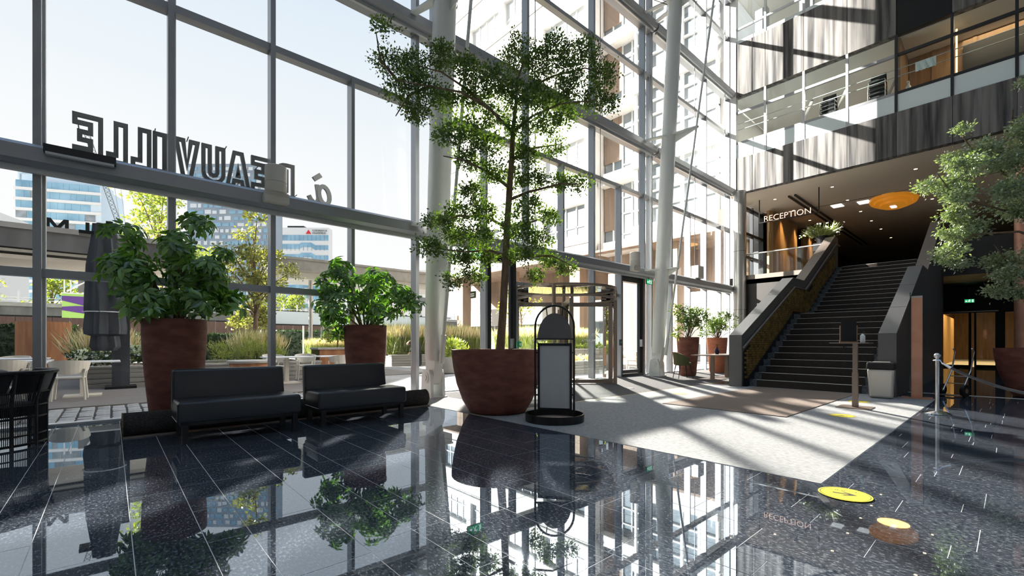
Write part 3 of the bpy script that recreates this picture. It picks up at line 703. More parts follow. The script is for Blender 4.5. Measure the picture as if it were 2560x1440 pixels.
for k in range(4):
    w_ = thing('wing', None, None, (0, 0, 0), -.72+k*PI/2); w_.parent = t
    f = M(); f.box(.06, 1.34, -.03, .03, .03, .13); f.box(.06, 1.34, -.03, .03, H2-.16, H2-.05); f.box(.05, .13, -.03, .03, .13, H2-.16); f.box(1.24, 1.34, -.03, .03, .13, H2-.16)
    f.build('wing_frame', MT['bronze'], w_)
    M().box(.13, 1.24, -.005, .005, .13, H2-.16).build('pane', MT['glass_clear'], w_)
    if k == 0:
        o = text_mesh('ATRIUM', .11, MT['white_paint'], 'lettering', w_, .002); o.rotation_euler = (PI/2, 0, 0); o.location = (.68, -.01, 1.16)
        s = M()
        for q in range(3): s.tube([(.86-.05*q, -.01, 1.3+.02*q), (.84-.02*q, -.01, 1.4), (.92+.02*q, -.01, 1.33), (.98, -.01, 1.27)], .006, 4)
        s.build('emblem', MT['white_paint'], w_)
    if k == 2:
        o = text_mesh('ATRIUM', .11, MT['white_paint'], 'lettering', w_, .002); o.rotation_euler = (PI/2, 0, PI); o.location = (.68, .01, 1.16)
# card reader posts by the doors
t = thing('push_button', 'small green break-glass box on the dark post left of the tree', 'call point', (7.96, 8.6, 1.1)); M().box(-.05, .05, -.03, .03, -.07, .07).build('box', MT['green_box'], t); M().box(-.03, .03, -.035, -.03, -.03, .03).build('plate', MT['white_paint'], t)
t = thing('call_button', 'small green button box on the post right of the revolving door', 'call point', (12.5, 8.6, 1.15)); M().box(-.04, .04, -.03, .03, -.1, .1).build('box', MT['dark_frame'], t); M().box(-.03, .03, -.035, -.03, -.03, .03).build('button', MT['green_box'], t)
t = thing('beacon', 'small red alarm beacon on the beam above the leaf door', 'alarm light', (13.35, 8.45, 3.71)); M().lathe([(.05, 0), (.05, .02)], 12).build('base', MT['dark_frame'], t); M().lathe([(.042, .02), (.042, .07), (.02, .09)], 12).build('lens', MT['red_plastic'], t, smooth=True)
# cylindrical wall lights on the beams
def can(x, label):
    t = thing('beam_light', label, 'lamp', (x, 8.28, 3.6), 0, 'cylinder lights on the beam')
    M().box(-.19, .19, -.08, .2, -.1, .0).build('plinth', MT['cream_plastic'], t)
    M().hexa([(-.19, -.08, 0), (.19, -.08, 0), (.19, .2, 0), (-.19, .2, 0), (-.17, -.1, .06), (.17, -.1, .06), (.17, .2, .06), (-.17, .2, .06)]).build('shoe', MT['cream_plastic'], t)
    M().lathe([(.16, .06), (.168, .08), (.168, .23)], 28).build('lower_can', MT['cream_plastic'], t, smooth=True)
    M().lathe([(.168, .235), (.168, .5), (.155, .51)], 28).build('upper_can', MT['cream_plastic'], t, smooth=True)
can(2.07, 'cream cylinder light on the beam beside the sign letters'); can(12.85, 'cream cylinder light on the beam above the leaf door')
t = thing('wall_speaker', 'white box speaker on the beam near the steel column', 'speaker', (17.6, 8.45, 3.72)); M().box(-.25, .25, -.15, .15, 0, .5).build('body', MT['white_paint'], t, bevel=.02); M().box(-.2, .2, -.155, -.15, .05, .45).build('grille', MT['cream_plastic'], t)
t = thing('sensor_bar', 'slim grey door sensor bar under the beam at the left', 'sensor', (-.3, 8.3, 3.62)); M().box(-.35, .35, -.05, .05, -.02, .08).build('housing', MT['dark_frame'], t); M().box(-.33, .33, -.06, .02, -.05, -.02).build('lens', MT['alu_light'], t)
for s in (-.2, .22): M().lathe([(.04, 0), (.04, .05)], 10, cx=s, cy=0).build('knob', MT['dark_frame'], t)
# ================================================================ SIGN LETTERS on the outside of the glass (seen from behind, so mirrored)
t = thing('facade_sign', 'outlined grey sign letters on the glass, reading à DEAUVILLE mirrored', 'sign', (1.1, 9.0, 3.84))
def ribbon(poly, w_, closed=True):
    P = [Vector((a, b)) for a, b in poly]; n = len(P); out = []; inn = []
    area = sum(P[i].x*P[(i+1) % n].y-P[(i+1) % n].x*P[i].y for i in range(n))
    sg = 1 if area > 0 else -1
    for i in range(n):
        a, b, c = P[i-1], P[i], P[(i+1) % n]
        if not closed and i == 0: d1 = d2 = (c-b).normalized()
        elif not closed and i == n-1: d1 = d2 = (b-a).normalized()
        else: d1 = (b-a).normalized(); d2 = (c-b).normalized()
        nn = Vector((-d1.y-d2.y, d1.x+d2.x)); 
        if nn.length < 1e-3: nn = Vector((-d1.y, d1.x))
        nn.normalize(); k = w_/max(.35, nn.dot(Vector((-d1.y, d1.x))))
        if closed: out.append(b); inn.append(b+nn*k*sg)
        else: out.append(b-nn*k/2); inn.append(b+nn*k/2)
    return out, inn
def letter(name, polys, x, w_=.056, d=.06, closed=True):
    m = M()
    for poly in polys:
        o, i_ = ribbon(poly, w_, closed); n = len(o)
        for k in range(n if closed else n-1):
            k2 = (k+1) % n; q = [o[k], o[k2], i_[k2], i_[k]]
            m.hexa([(x-p.x, 0, p.y) for p in q]+[(x-p.x, d, p.y) for p in q])
    lo_ = m.build(name, MT['sign_grey'], t)
    if name == 'letter_a_tail': lo_.location.y = .006
    if closed:
        for px_, pz_ in (polys[0][0], polys[0][len(polys[0])//2]): M().tube([(x-px_+(.02 if px_ > .1 else -.02), -.2, max(.03, min(.6, pz_))), (x-px_+(.02 if px_ > .1 else -.02), .02, max(.03, min(.6, pz_)))], .008, 5).build('standoff', MT['sign_grey'], t)
h = .64; sw = .165
Ep = [(0,0),(.33,0),(.33,sw),(sw,sw),(sw,.235),(.28,.235),(.28,.405),(sw,.405),(sw,h-sw),(.33,h-sw),(.33,h),(0,h)]
Lp = [(0,0),(.25,0),(.25,sw),(sw,sw),(sw,h),(0,h)]
Ip = [(0,0),(sw+.01,0),(sw+.01,h),(0,h)]
Vp = [(.10,0),(.25,0),(.35,h),(.2,h),(.175,.28),(.15,h),(0,h)]
def arcp(cx, cz, r, a0, a1, n): return [(cx+r*math.cos(a0+(a1-a0)*i/n), cz+r*math.sin(a0+(a1-a0)*i/n)) for i in range(n+1)]
Up = [(0,h)]+arcp(.17,.17,.17,PI,2*PI,8)+[(.34,h),(.195,h)]+arcp(.17,.19,.025,2*PI,PI,4)+[(.145,h)]
Ap = [(0,0),(.14,0),(.155,.1),(.225,.1),(.24,0),(.38,0),(.27,h),(.11,h)]; Ai = [(.15,.19),(.23,.19),(.19,.44)]
Dp = [(0,0),(.15,0)]+arcp(.15,.2,.2,-PI/2,0,5)+[(.35,.44)]+arcp(.15,.44,.2,0,PI/2,5)+[(0,h)]
Di = [(.107,.107),(.17,.107),(.235,.2),(.235,.44),(.17,h-.107),(.107,h-.107)]
# world x of each letter's starting edge (first letter D is at the right, mirrored), relative to 1.1
for nm, pol, x in (('letter_d', [Dp, Di], 2.57), ('letter_e', [Ep], 2.18), ('letter_a', [Ap, Ai], 1.84), ('letter_u', [Up], 1.46), ('letter_v', [Vp], 1.10), ('letter_i', [Ip], .66), ('letter_l', [Lp], .47), ('letter_l', [Lp], .19), ('letter_e', [Ep], -.09)):
    letter(nm, pol, x-1.1)
apath = [(.13+.1*math.cos(a)+.12*(.17*math.sin(a)), .2+.17*math.sin(a)) for a in np.linspace(0, 2*PI, 19)]
atail = [(.27,.38),(.25,.25),(.235,.12),(.26,.04),(.32,.02),(.38,.07),(.42,.14)]
letter('letter_a', [apath], 3.25-1.1, .075, .05, False); letter('letter_a_tail', [atail], 3.25-1.1, .075, .05, False); letter('accent', [[(.2,.58),(.26,.53),(.33,.47)]], 3.25-1.1, .09, .05, False)
# ================================================================ FURNITURE
def bench(x0, label):
    t = thing('bench', label, 'bench', (x0+.6, 6.52, 0), 0, 'black leather benches')
    def cushion(name, x0, x1, y0, y1, z0, z1, tilt=0):
        m = M(); m.hexa([(x0,y0,z0),(x1,y0,z0),(x1,y1,z0),(x0,y1,z0),(x0+.01,y0+tilt,z1),(x1-.01,y0+tilt,z1),(x1-.01,y1+tilt,z1),(x0+.01,y1+tilt,z1)])
        o = m.build(name, MT['leather'], t, bevel=.035); o.modifiers[0].segments = 4
        for p in o.data.polygons: p.use_smooth = True
        return o
    s = cushion('seat', -.66, .66, -.33, .26, .24, .475); M().tube([(-.655,-.325,.26), (-.655,.2,.26)], .006, 5).tube([(-.65,-.318,.25),(-.65,-.318,.45)], .006, 5).build('piping', MT['leather'], s)
    b = cushion('backrest', -.66, .60, .2, .33, .3, .82, .07); M().tube([(-.655,.2,.42), (-.65,.27,.8)], .006, 5).build('piping', MT['leather'], b)
    M().box(-.62, .62, -.3, .3, .2, .245).build('seat_frame', MT['black_metal'], t)
    for sx in (-.58, .58):
        for sy in (-.29, .27): M().box(sx-.03, sx+.03, sy-.03, sy+.03, 0, .22).build('leg', MT['black_metal'], t)
bench(.6, 'black leather two-seat bench in front of the left shrub pot'); bench(2.12, 'black leather two-seat bench nearer the steel mast')
# rolled carpet behind the benches
t = thing('rolled_carpet', 'long rolled up dark carpet lying behind the two benches', 'carpet roll', (2.2, 7.2, .145))
m = M(); n = 28
m.tube([(-2.1, 0, 0), (2.1, 0, 0)], .145, n, cap=False); m.build('roll', MT['rug_dark'], t, smooth=True)
for sx in (-2.1, 2.1):
    e = M(); prev = None
    for k in range(70):
        a = k*.38; r = .02+.122*k/69; p = (r*math.cos(a), r*math.sin(a))
        if prev: e.box(0, 0, 0, 0, 0, 0) if False else e.quad((sx, prev[0], prev[1]), (sx, p[0], p[1]), (sx*.985, p[0]*.93, p[1]*.93), (sx*.985, prev[0]*.93, prev[1]*.93))
        prev = p
    e.build('spiral_end', MT['brown_mat'], t)
    M().tube([(sx*1.0, .143*math.cos(a), .143*math.sin(a)) for a in np.linspace(0, 2*PI, 25)[:-1]], .008, 5, closed=True).build('frayed_rim', MT['soil'], t)
M().box(-2.1, 2.1, -.16, -.02, -.145, -.13).build('loose_edge', MT['brown_mat'], t)
# black cord lounge chair
t = thing('cord_lounge_chair', 'black woven cord lounge chair with striped pillow at the left edge', 'chair', (-1.03, 7.55, 0), 0)
def ring(r, z, a0, a1, rad, name, n=26):
    M().tube([(r*math.cos(a), r*math.sin(a), z) for a in np.linspace(a0, a1, n)], rad, 6).build(name, MT['black_metal'], t)
A0, A1 = -2.9, .9
for r, z, rad in ((.47, .03, .014), (.47, .13, .009), (.47, .32, .012), (.475, .45, .009), (.49, .6, .012), (.55, .82, .022)): ring(r, z, A0, A1, rad, 'frame_ring')
for a in (-2.9, -1.9, -1.05, -.55, -.12, .9): M().tube([(.47*math.cos(a), .47*math.sin(a), 0), (.47*math.cos(a), .47*math.sin(a), .5), (.55*math.cos(a), .55*math.sin(a), .82)], .017, 6).build('leg', MT['black_metal'], t)
cd_ = M()
for a in np.linspace(A0, A1, 120): cd_.tube([(.47*math.cos(a), .47*math.sin(a), .03), (.47*math.cos(a), .47*math.sin(a), .45), (.49*math.cos(a), .49*math.sin(a), .6)], .0045, 4, cap=False)
cd_.build('cords', MT['black_metal'], t, kind='stuff')
sh = M()
for a in np.linspace(A0, A1-.03, 92):
    if rnd.random() < .95: b = a+.045; sh.quad((.49*math.cos(a), .49*math.sin(a), .6), (.49*math.cos(b), .49*math.sin(b), .6), (.55*math.cos(b+.1), .55*math.sin(b+.1), .82), (.55*math.cos(a+.1), .55*math.sin(a+.1), .82))
sh.build('woven_back', MT['black_metal'], t)
M().lathe([(.44, .34), (.45, .36), (.45, .43), (.42, .45)], 28).build('seat_cushion', MT['rug_dark'], t, smooth=True)
pw = M().box(-.26, .26, -.07, .07, -.2, .2).build('pillow', MT['wood_grey'], t, bevel=.06); pw.location = (-.05, -.32, .66); pw.rotation_euler = (-.2, 0, .1)
# banner stand: hoop frame, half disc head, tilted poster frame, round tray foot
t = thing('sign_stand', 'black hoop sign stand with blank grey poster and round tray base', 'sign', (4.85, 4.48, 0), -.73)
rg = M()
for i in range(40):
    a, b = 2*PI*i/40, 2*PI*(i+1)/40
    P = [(.415*math.cos(a), .415*math.sin(a)), (.43*math.cos(a), .43*math.sin(a)), (.43*math.cos(b), .43*math.sin(b)), (.415*math.cos(b), .415*math.sin(b))]; rg.hexa([(*p, .0) for p in P]+[(*p, .115) for p in P])
tr = rg.build('tray_rim', MT['black_metal'], t); M().lathe([(.415, .004), (.415, .02)], 40).build('tray_floor', MT['stair_panel_warm'], t)
hp = [(-.285, 0, .01), (-.285, 0, .6), (-.285, 0, 1.3)]+[(.285*math.cos(a), 0, 1.38+.31*math.sin(a)) for a in np.linspace(PI, 0, 17)]+[(.285, 0, 1.3), (.285, 0, .6), (.285, 0, .01)]
M().tube(hp, .016, 8).build('hoop', MT['black_metal'], t, smooth=True)
M().prism([(-.26, 1.2), (.26, 1.2)]+[(.25*math.cos(a), 1.22+.36*math.sin(a)) for a in np.linspace(0, PI, 17)], lambda a, c, d: (a, d, c), -.012, .012).build('half_disc', MT['stair_panel'], t)
M().box(-.285, .285, -.012, .012, 1.19, 1.21).build('cross_bar', MT['black_metal'], t)
for a in (PI*.36, PI*.64): M().tube([(.26*math.cos(a)*.98, 0, 1.22+.345*math.sin(a)), (.285*math.cos(a), 0, 1.38+.31*math.sin(a))], .008, 5).build('spacer', MT['black_metal'], t)
for z in (.38, 1.0):
    for s in (-1, 1): M().box(s*.285-.0 if s < 0 else .235, -.235 if s < 0 else .285, -.008, .008, z-.01, z+.01).build('spacer', MT['black_metal'], t)
pf = thing('poster_frame', None, None, (0, -.02, 0), -.22); pf.parent = t
M().box(-.25, .25, -.02, .02, .16, .19).box(-.25, .25, -.02, .02, 1.1, 1.14).box(-.25, -.22, -.02, .02, .19, 1.1).box(.22, .25, -.02, .02, .19, 1.1).build('frame', MT['black_metal'], pf)
M().box(-.22, .22, -.005, .005, .19, 1.1).build('poster', MT['paper_grey'], pf)
# hand gel stand, display board and bottle
t = thing('pedestal_stand', 'slim bronze pedestal with flat top plate at the foot of the stair', 'stand', (9.76, 1.84, 0), -PI/2)
M().box(-.24, .24, -.24, .24, 0, .016).build('base_plate', MT['bronze'], t); M().box(-.035, .035, -.03, .03, .016, 1.13).build('pole', MT['bronze'], t); M().box(-.042, .042, -.036, .036, .02, .62).build('lower_sleeve', MT['bronze'], t); M().box(-.34, .22, -.2, .2, 1.13, 1.148).build('top_plate', MT['bronze'], t)
M().tube([(-.14, -.1, 1.12), (-.17, -.1, 1.08), (-.12, -.1, 1.06), (-.08, -.1, 1.1), (-.1, -.1, 1.13)], .006, 5).build('cable', MT['black_metal'], t)
t = thing('info_board', 'black and wood display board standing on the bronze pedestal', 'display', (9.72, 1.93, 1.148), -1.3)
M().box(-.13, .13, -.06, .06, 0, .02).build('foot', MT['wood'], t); M().box(-.125, .125, -.02, .03, .02, .3).build('board_back', MT['wood'], t)
M().prism([(-.11, .02), (.11, .02), (.11, .36)]+[(.11*math.cos(a), .36+.025*math.sin(a)) for a in np.linspace(0, PI, 9)]+[(-.11, .36)], lambda a, c, d: (a, d, c), -.03, -.02).build('board_face', MT['black_metal'], t)
t = thing('sanitizer_bottle', 'clear pump bottle of hand gel beside the display board', 'bottle', (9.72, 1.73, 1.148))
M().lathe([(.032, 0), (.036, .01), (.036, .12), (.014, .14), (.014, .155)], 14).build('body', MT['white_panel'], t, smooth=True); M().lathe([(.0365, .03), (.0365, .1)], 14, cap=False).build('label', MT['white_paint'], t); M().tube([(0, 0, .155), (0, 0, .18), (.03, -.02, .178)], .007, 6).build('pump', MT['black_metal'], t)
t = thing('waste_bin', 'steel pedal bin with black lid beside the stair parapet', 'bin', (11.85, 1.8, 0), -1.5)
bb = M().hexa([(-.19,-.14,.01),(.19,-.14,.01),(.19,.14,.01),(-.19,.14,.01),(-.22,-.17,.6),(.22,-.17,.6),(.22,.17,.6),(-.22,.17,.6)]).build('body', MT['steel_bin'], t, bevel=.04)
ld = M().hexa([(-.235,-.185,.6),(.235,-.185,.6),(.235,.185,.6),(-.235,.185,.6),(-.225,-.175,.74),(.225,-.175,.74),(.225,.175,.74),(-.225,.175,.74)]).build('lid', MT['black_metal'], t, bevel=.03)
M().box(-.14, .14, -.09, .09, .742, .75).build('flap', MT['steel_bin'], t)
def stanchion(x, y, label):
    t = thing('stanchion', label, 'stanchion', (x, y, 0), 0, 'chrome rope stanchions')
    M().lathe([(.165, 0), (.168, .012), (.12, .04), (.04, .055), (.03, .06)], 32).build('base', MT['chrome'], t, smooth=True)
    M().lathe([(.026, .05), (.026, .86)], 20).build('post', MT['chrome'], t, smooth=True); M().lathe([(.05, .855), (.055, .862), (.05, .87), (.022, .88), (.022, .895)], 24).build('collar', MT['chrome'], t, smooth=True)
    M().lathe([(.02, .89)]+[(.045*math.cos(a), .935+.045*math.sin(a)) for a in np.linspace(-1.2, PI/2-.01, 9)], 20).build('ball', MT['chrome'], t, smooth=True)
    return t
stanchion(9.88, .80, 'chrome stanchion post with ball top at the edge of the carpet'); stanchion(8.2, -1.7, 'chrome stanchion post at the far end of the rope, off to the right')
t = thing('barrier_rope', 'black sagging barrier rope with chrome hook on the stanchion', 'rope', (9.88, .80, .86))
P = []
for i in range(21):
    s = i/20; P.append((-.06-1.5*s, -.06-2.3*s, -.04-.62*4*s*(1-s)*.62))
M().tube(P[1:], .02, 10).build('rope', MT['leather'], t, smooth=True); M().tube([P[0], P[1]], [.012, .026], 10).build('end_cap', MT['chrome'], t, smooth=True); M().tube([(.0, 0, 0), (-.03, -.03, .01), P[0]], .007, 6).build('hook', MT['chrome'], t)
t = thing('copper_totem', 'tall slim copper totem with glass fins right of the bin', 'totem', (12.3, 1.3, 0), -1.5)
M().box(-.085, .085, -.05, .05, .03, 2.1).build('body', MT['copper'], t); M().box(-.24, .24, -.14, .14, 0, .03).build('base', MT['copper'], t); M().box(-.086, .086, -.051, .051, 2.06, 2.1).build('cap', MT['steel_brushed'], t)
for s in (-1, 1): M().box(s*.1-.006, s*.1+.006, -.09, .06, .03, 2.17).build('glass_fin', MT['glass_green'], t)
# hand truck
t = thing('hand_truck', 'folding hand truck with thick rubber wheel behind the copper totem', 'hand truck', (13.4, .85, 0), -.4)
for sy in (-.16, .16): M().tube([(0, sy, .12), (.3, sy, .55), (.42, sy, .95), (.34, sy, 1.02)], .014, 6).build('rail', MT['steel_brushed'], t)
for q in (.35, .7): M().tube([(.3*q, -.16, .12+.43*q), (.3*q, .16, .12+.43*q)], .01, 5).build('rung', MT['steel_brushed'], t)
for sy in (-.2, .2): 
    w_ = M().tube([(.02, sy-.03, .13), (.02, sy+.03, .13)], .13, 20).build('wheel', MT['black_metal'], t); M().tube([(.02, sy-.035, .13), (.02, sy+.035, .13)], .05, 12).build('hub', MT['ring_wood'], w_)
M().box(-.25, .02, -.2, .2, .02, .04).build('toe_plate', MT['steel_brushed'], t)
# floor stickers
def sticker(x, y, rz, label):
    t = thing('floor_sticker', label, 'sticker', (x, y, .006), rz, 'yellow floor stickers')
    M().lathe([(.168, 0), (.168, .002)], 40).build('disc', MT['yellow_vinyl'], t); 
    q = M()
    for i in range(40):
        a, b = 2*PI*i/40, 2*PI*(i+1)/40; P = [(r*math.cos(c), r*math.sin(c)) for r, c in ((.152, a), (.157, a), (.157, b), (.152, b))]; q.hexa([(*p, .002) for p in P]+[(*p, .0025) for p in P])
    q.build('rim_line', MT['ink'], t)
    fn = lambda a, c, d: (a, c, d)
    ar = M().prism([(-.075, -.012), (.03, -.012), (-.03, -.05), (.0, -.05), (.075, 0), (.0, .05), (-.03, .05), (.03, .012), (-.075, .012)], fn, .002, .0026).build('arrow', MT['ink'], t)
    g = M(); rr = random.Random(3); xx = -.095
    while xx < .09:
        w2 = rr.uniform(.006, .012); g.box(xx, xx+w2*.4, .075, .09, .002, .0026); g.box(xx+w2*.4, xx+w2, .075 if rr.random() < .5 else .086, .079 if rr.random() < .5 else .09, .002, .0026); xx += w2+(.004 if rr.random() < .8 else .012)
    g.build('small_print', MT['ink'], t)
sticker(4.12, .84, -1.35, 'round yellow arrow sticker on the bare granite, nearest the camera'); sticker(8.51, 1.77, 1.9, 'round yellow arrow sticker on the grey carpet in front of the pedestal')
sticker(10.76, 1.98, 1.9, 'round yellow arrow sticker behind the pedestal near the bin'); sticker(9.46, 4.95, 1.2, 'round yellow sticker between the brown mat and the entrance matting')
# green chair, table, vase by the glass
def tub_chair(loc, rz, m, label, grp):
    t = thing('tub_chair', label, 'chair', loc, rz, grp)
    M().lathe([(.22, .42), (.25, .44), (.25, .5), (.22, .52)], 24).build('seat', m, t, smooth=True)
    b = M()
    A = np.linspace(-1.9, 1.9, 24)
    for i in range(23):
        a, c = A[i], A[i+1]
        def top(a): return .62+.22*max(0, math.cos(a*.75))
        def pt(r, a, z): return (-r*math.cos(a), r*math.sin(a), z)
        b.hexa([pt(.24, a, .44), pt(.24, c, .44), pt(.27, c, .44), pt(.27, a, .44), pt(.25, a, top(a)), pt(.25, c, top(c)), pt(.31, c, top(c)), pt(.31, a, top(a))])
    b.build('shell', m, t, smooth=True)
    for sx in (-.2, .2):
        for sy in (-.2, .2): M().tube([(sx*1.15, sy*1.15, 0), (sx*.8, sy*.8, .43)], [.01, .016], 6).build('leg', MT['black_metal'], t)
tub_chair((13.62, 7.02, 0), -.7, MT['green_fabric'], 'olive green tub chair with thin black legs by the glass', 'tub chairs at the cafe table'); tub_chair((15.9, 5.45, 0), 2.4, MT['leather'], 'black tub chair half hidden behind the stair parapet', 'tub chairs at the cafe table')
t = thing('cafe_table', 'long table with dark top on two square pedestals beside the stair', 'table', (14.2, 6.2, 0), .0)
M().box(-.9, 1.4, -.4, .4, .74, .77).build('tabletop', MT['bronze'], t)
for x in (-.3, .75): M().box(x-.05, x+.05, -.05, .05, .02, .74).build('pedestal', MT['bronze'], t); M().box(x-.3, x+.3, -.3, .3, 0, .02).build('foot_plate', MT['bronze'], t)
t = thing('flower_vase', 'small dark blue vase with twigs on the cafe table', 'vase', (14.45, 6.3, .77)); M().lathe([(.05, 0), (.075, .06), (.075, .13), (.03, .2), (.035, .22)], 16).build('body', MT['vase_blue'], t, smooth=True)
for k in range(4): M().tube([(0, 0, .2), (.04*math.cos(k*1.6), .04*math.sin(k*1.6), .32)], .006, 4).build('twig', MT['bark'], t)
t = thing('white_cup', 'small white cup at the right end of the cafe table', 'cup', (15.3, 6.1, .77)); M().lathe([(.03, 0), (.04, .09), (.036, .09)], 14).build('body', MT['white_paint'], t, smooth=True); M().tube([(.04, 0, .07), (.065, 0, .05), (.037, 0, .02)], .006, 5).build('handle', MT['white_paint'], t)
# ================================================================ POTS, TREES, SHRUBS
RV = Vector((.7451, -.6670, 0)); FV = Vector((.6670, .7451, 0))
def pot(t, prof, m, soilz, soilr, n=40):
    M().lathe(prof + [(prof[-1][0]-.05, prof[-1][1]), (prof[-1][0]-.06, soilz-.1)], n).build('pot', m, t, smooth=True)
    M().lathe([(.001, soilz+.02), (soilr*.6, soilz+.015), (soilr, soilz)], 24, cap=False).build('soil', MT['soil'], t)
# big tree in the wide bowl
t = thing('potted_tree', 'slender tall tree in a wide oxblood bowl pot in the middle of the hall', 'tree', (4.79, 5.71, 0))
pot(t, [(.40, 0), (.47, .02), (.58, .2), (.68, .48), (.735, .75), (.76, .96), (.76, 1.03)], MT['terracotta'], .99, .7, 56)
rng = np.random.default_rng(11)
def ip(px, py, dep=0):
    """offset in the tree's own upright plane: sideways metres, depth, height"""
    s = (px-1262)/1119*7.45; v = RV*s*(1+dep/7.45) + FV*dep
    return (v.x, v.y, 1.15+(856-py)/1119*(7.45+dep))
TK = [(1268,880),(1274,800),(1280,700),(1284,600),(1290,500),(1297,400),(1300,330),(1308,260)]
M().tube([ip(*p) for p in TK], [.075,.066,.06,.056,.052,.045,.04,.03], 12).build('trunk', MT['bark'], t, smooth=True)
LB = [[(1300,330),(1240,270),(1170,230),(1090,215),(1010,200)], [(1240,270),(1180,220),(1120,180),(1060,165)], [(1308,260),(1340,220),(1400,190),(1480,170),(1540,190)], [(1300,330),(1350,290),(1420,260),(1510,250)], [(1308,260),(1310,200),(1330,140),(1380,110)], [(1297,400),(1350,370),(1420,360)],
      [(1292,470),(1240,430),(1180,400),(1130,390)], [(1290,500),(1340,480),(1420,460),(1480,460)], [(1286,570),(1230,540),(1160,540),(1090,570)], [(1284,600),(1330,560),(1390,540)], [(1283,640),(1240,625),(1180,630),(1110,620)], [(1282,660),(1330,640),(1400,640),(1450,665)], [(1090,215),(1040,240),(1010,290)], [(1010,200),(970,150),(960,80)]]
br_ = M(); deps = []
for k, L in enumerate(LB):
    d = (-.5, .6, .3, -.6, .5, .7, -.7, -.4, .5, .5, -.5, -.3, -.5, -.4)[k]; deps.append(d)
    n_ = len(L); br_.tube([ip(p[0], p[1], d*i/(n_-1)) for i, p in enumerate(L)], [.028*(1-.75*i/(n_-1)) for i in range(n_)], 7)
br_.build('branches', MT['bark'], t, smooth=True)
PADS = [(985,155,52,34,.8),(1050,160,55,40,1.3),(1120,140,55,38,1.3),(1075,215,60,36,1.3),(1010,225,40,34,.6),(1060,275,45,36,.8),(1130,250,50,36,1.0),(1185,170,55,38,1.2),(1200,245,50,36,1.1),(1255,210,55,40,1.3),(1300,150,50,40,1.0),(1320,110,40,30,.5),(1365,160,55,45,1.3),(1410,120,50,36,1.1),(1440,180,55,45,1.3),(1480,130,50,40,1.1),(1520,190,50,48,1.1),(1500,250,50,36,.9),(1540,260,30,28,.4),(1430,245,50,35,1.0),(1370,240,55,38,1.3),(1310,240,50,38,1.1),(1250,290,50,34,1.0),(1190,320,55,34,1.2),(1140,335,40,28,.7),(1240,360,50,30,.9),(1320,320,50,34,.9),(1390,310,50,30,.8),(1430,290,40,24,.5),(1330,390,50,32,.9),(1400,370,40,26,.5),(1190,400,50,34,1.0),(1250,430,40,32,.8),(1350,450,50,30,.9),(1420,455,45,26,.7),(1470,460,35,22,.4),(1200,480,45,32,.9),(1160,530,50,34,1.0),(1230,530,45,32,.9),(1340,520,45,30,.8),(1390,545,40,28,.6),(1110,555,40,26,.6),(1160,585,50,28,1.0),(1220,590,45,30,.9),(1330,580,40,30,.7),(1370,600,40,26,.6),(1100,620,45,24,.7),(1170,640,45,28,.9),(1230,640,40,28,.8),(1320,640,40,26,.6),(1390,650,40,24,.6),(1430,670,35,20,.5),(1200,690,40,26,.6),(1150,700,30,24,.35),(1350,690,35,20,.4),(990,70,40,22,.25),(960,60,26,16,.12),(1300,450,30,60,.5),(1295,560,30,60,.5)]
pads = []
for (px, py, rx, ry, wt) in PADS:
    d = rng.normal()*.42; p = ip(px, py, d); k = 7.45/1119
    pads.append((*p, rx*k, rx*k*.9, ry*k, wt))
P, D = cloud(rng, pads, 1000, .04, .1)
leaves('foliage', P, D, .05, MT['leaf_tree'], t, rng, .55)
# tree at the right edge
t = thing('potted_tree', 'silvery leaved tree spreading in from the right edge in a dark bowl pot', 'tree', (14.4, -.48, 0))
pot(t, [(.40, 0), (.47, .02), (.58, .2), (.68, .48), (.735, .75), (.76, .96), (.76, 1.03)], MT['terracotta'], .99, .7, 40)
M().tube([(0,0,.95),(.02,-.02,2.2),(-.05,.02,3.6),(-.1,.05,5.0),(-.1,.1,6.2)], [.08,.07,.06,.045,.02], 10).build('trunk', MT['bark'], t, smooth=True)
T2 = 9.3; k = T2/1119
def ip2(px, py, dep=0):
    v = RV*((px-2592)*k) + FV*dep; return (v.x, v.y, 1.15+(856-py)*k)
br_ = M()
for L in ([(2560,700),(2500,660),(2430,620)], [(2560,560),(2470,520),(2380,490),(2310,440)], [(2560,480),(2500,420),(2440,380),(2390,330)], [(2565,620),(2480,590),(2400,590),(2330,640)], [(2560,400),(2530,330),(2500,280)]):
    n_ = len(L); br_.tube([ip2(*p, rng.normal()*.2) for p in L], [.03*(1-.7*i/(n_-1)) for i in range(n_)], 6)
br_.build('branches', MT['bark'], t, smooth=True)
PADS = [(2540,300,50,36,1.2),(2500,340,50,40,1.1),(2545,380,50,50,1.3),(2450,370,50,34,1.0),(2400,385,35,26,.6),(2480,410,55,38,1.2),(2430,440,55,34,1.1),(2370,430,45,30,.8),(2320,440,45,18,.6),(2290,445,25,12,.25),(2530,460,50,40,1.2),(2380,480,50,26,.9),(2450,490,55,34,1.1),(2330,510,40,18,.5),(2520,530,50,36,1.1),(2400,530,50,28,.9),(2460,560,55,34,1.1),(2540,600,45,40,1.0),(2390,580,45,28,.8),(2350,625,40,18,.4),(2440,620,50,30,.9),(2500,650,50,34,1.0),(2410,650,40,22,.5),(2470,690,50,30,.9),(2530,690,45,36,.9),(2510,730,45,26,.8),(2460,730,36,22,.5),(2540,240,30,24,.4),(2525,215,22,12,.15),(2385,325,24,12,.2),(2590,350,60,60,1.2),(2600,480,60,70,1.3),(2600,620,60,60,1.1),(2340,450,40,20,.5)]
pads = [(*ip2(px, py, rng.normal()*.45), rx*k, rx*k*.9, ry*k*.8, wt) for (px, py, rx, ry, wt) in PADS]
P, D = cloud(rng, pads, 1150, .04, -.1)
leaves('foliage', P, D, .062, MT['leaf_silver'], t, rng, .5)
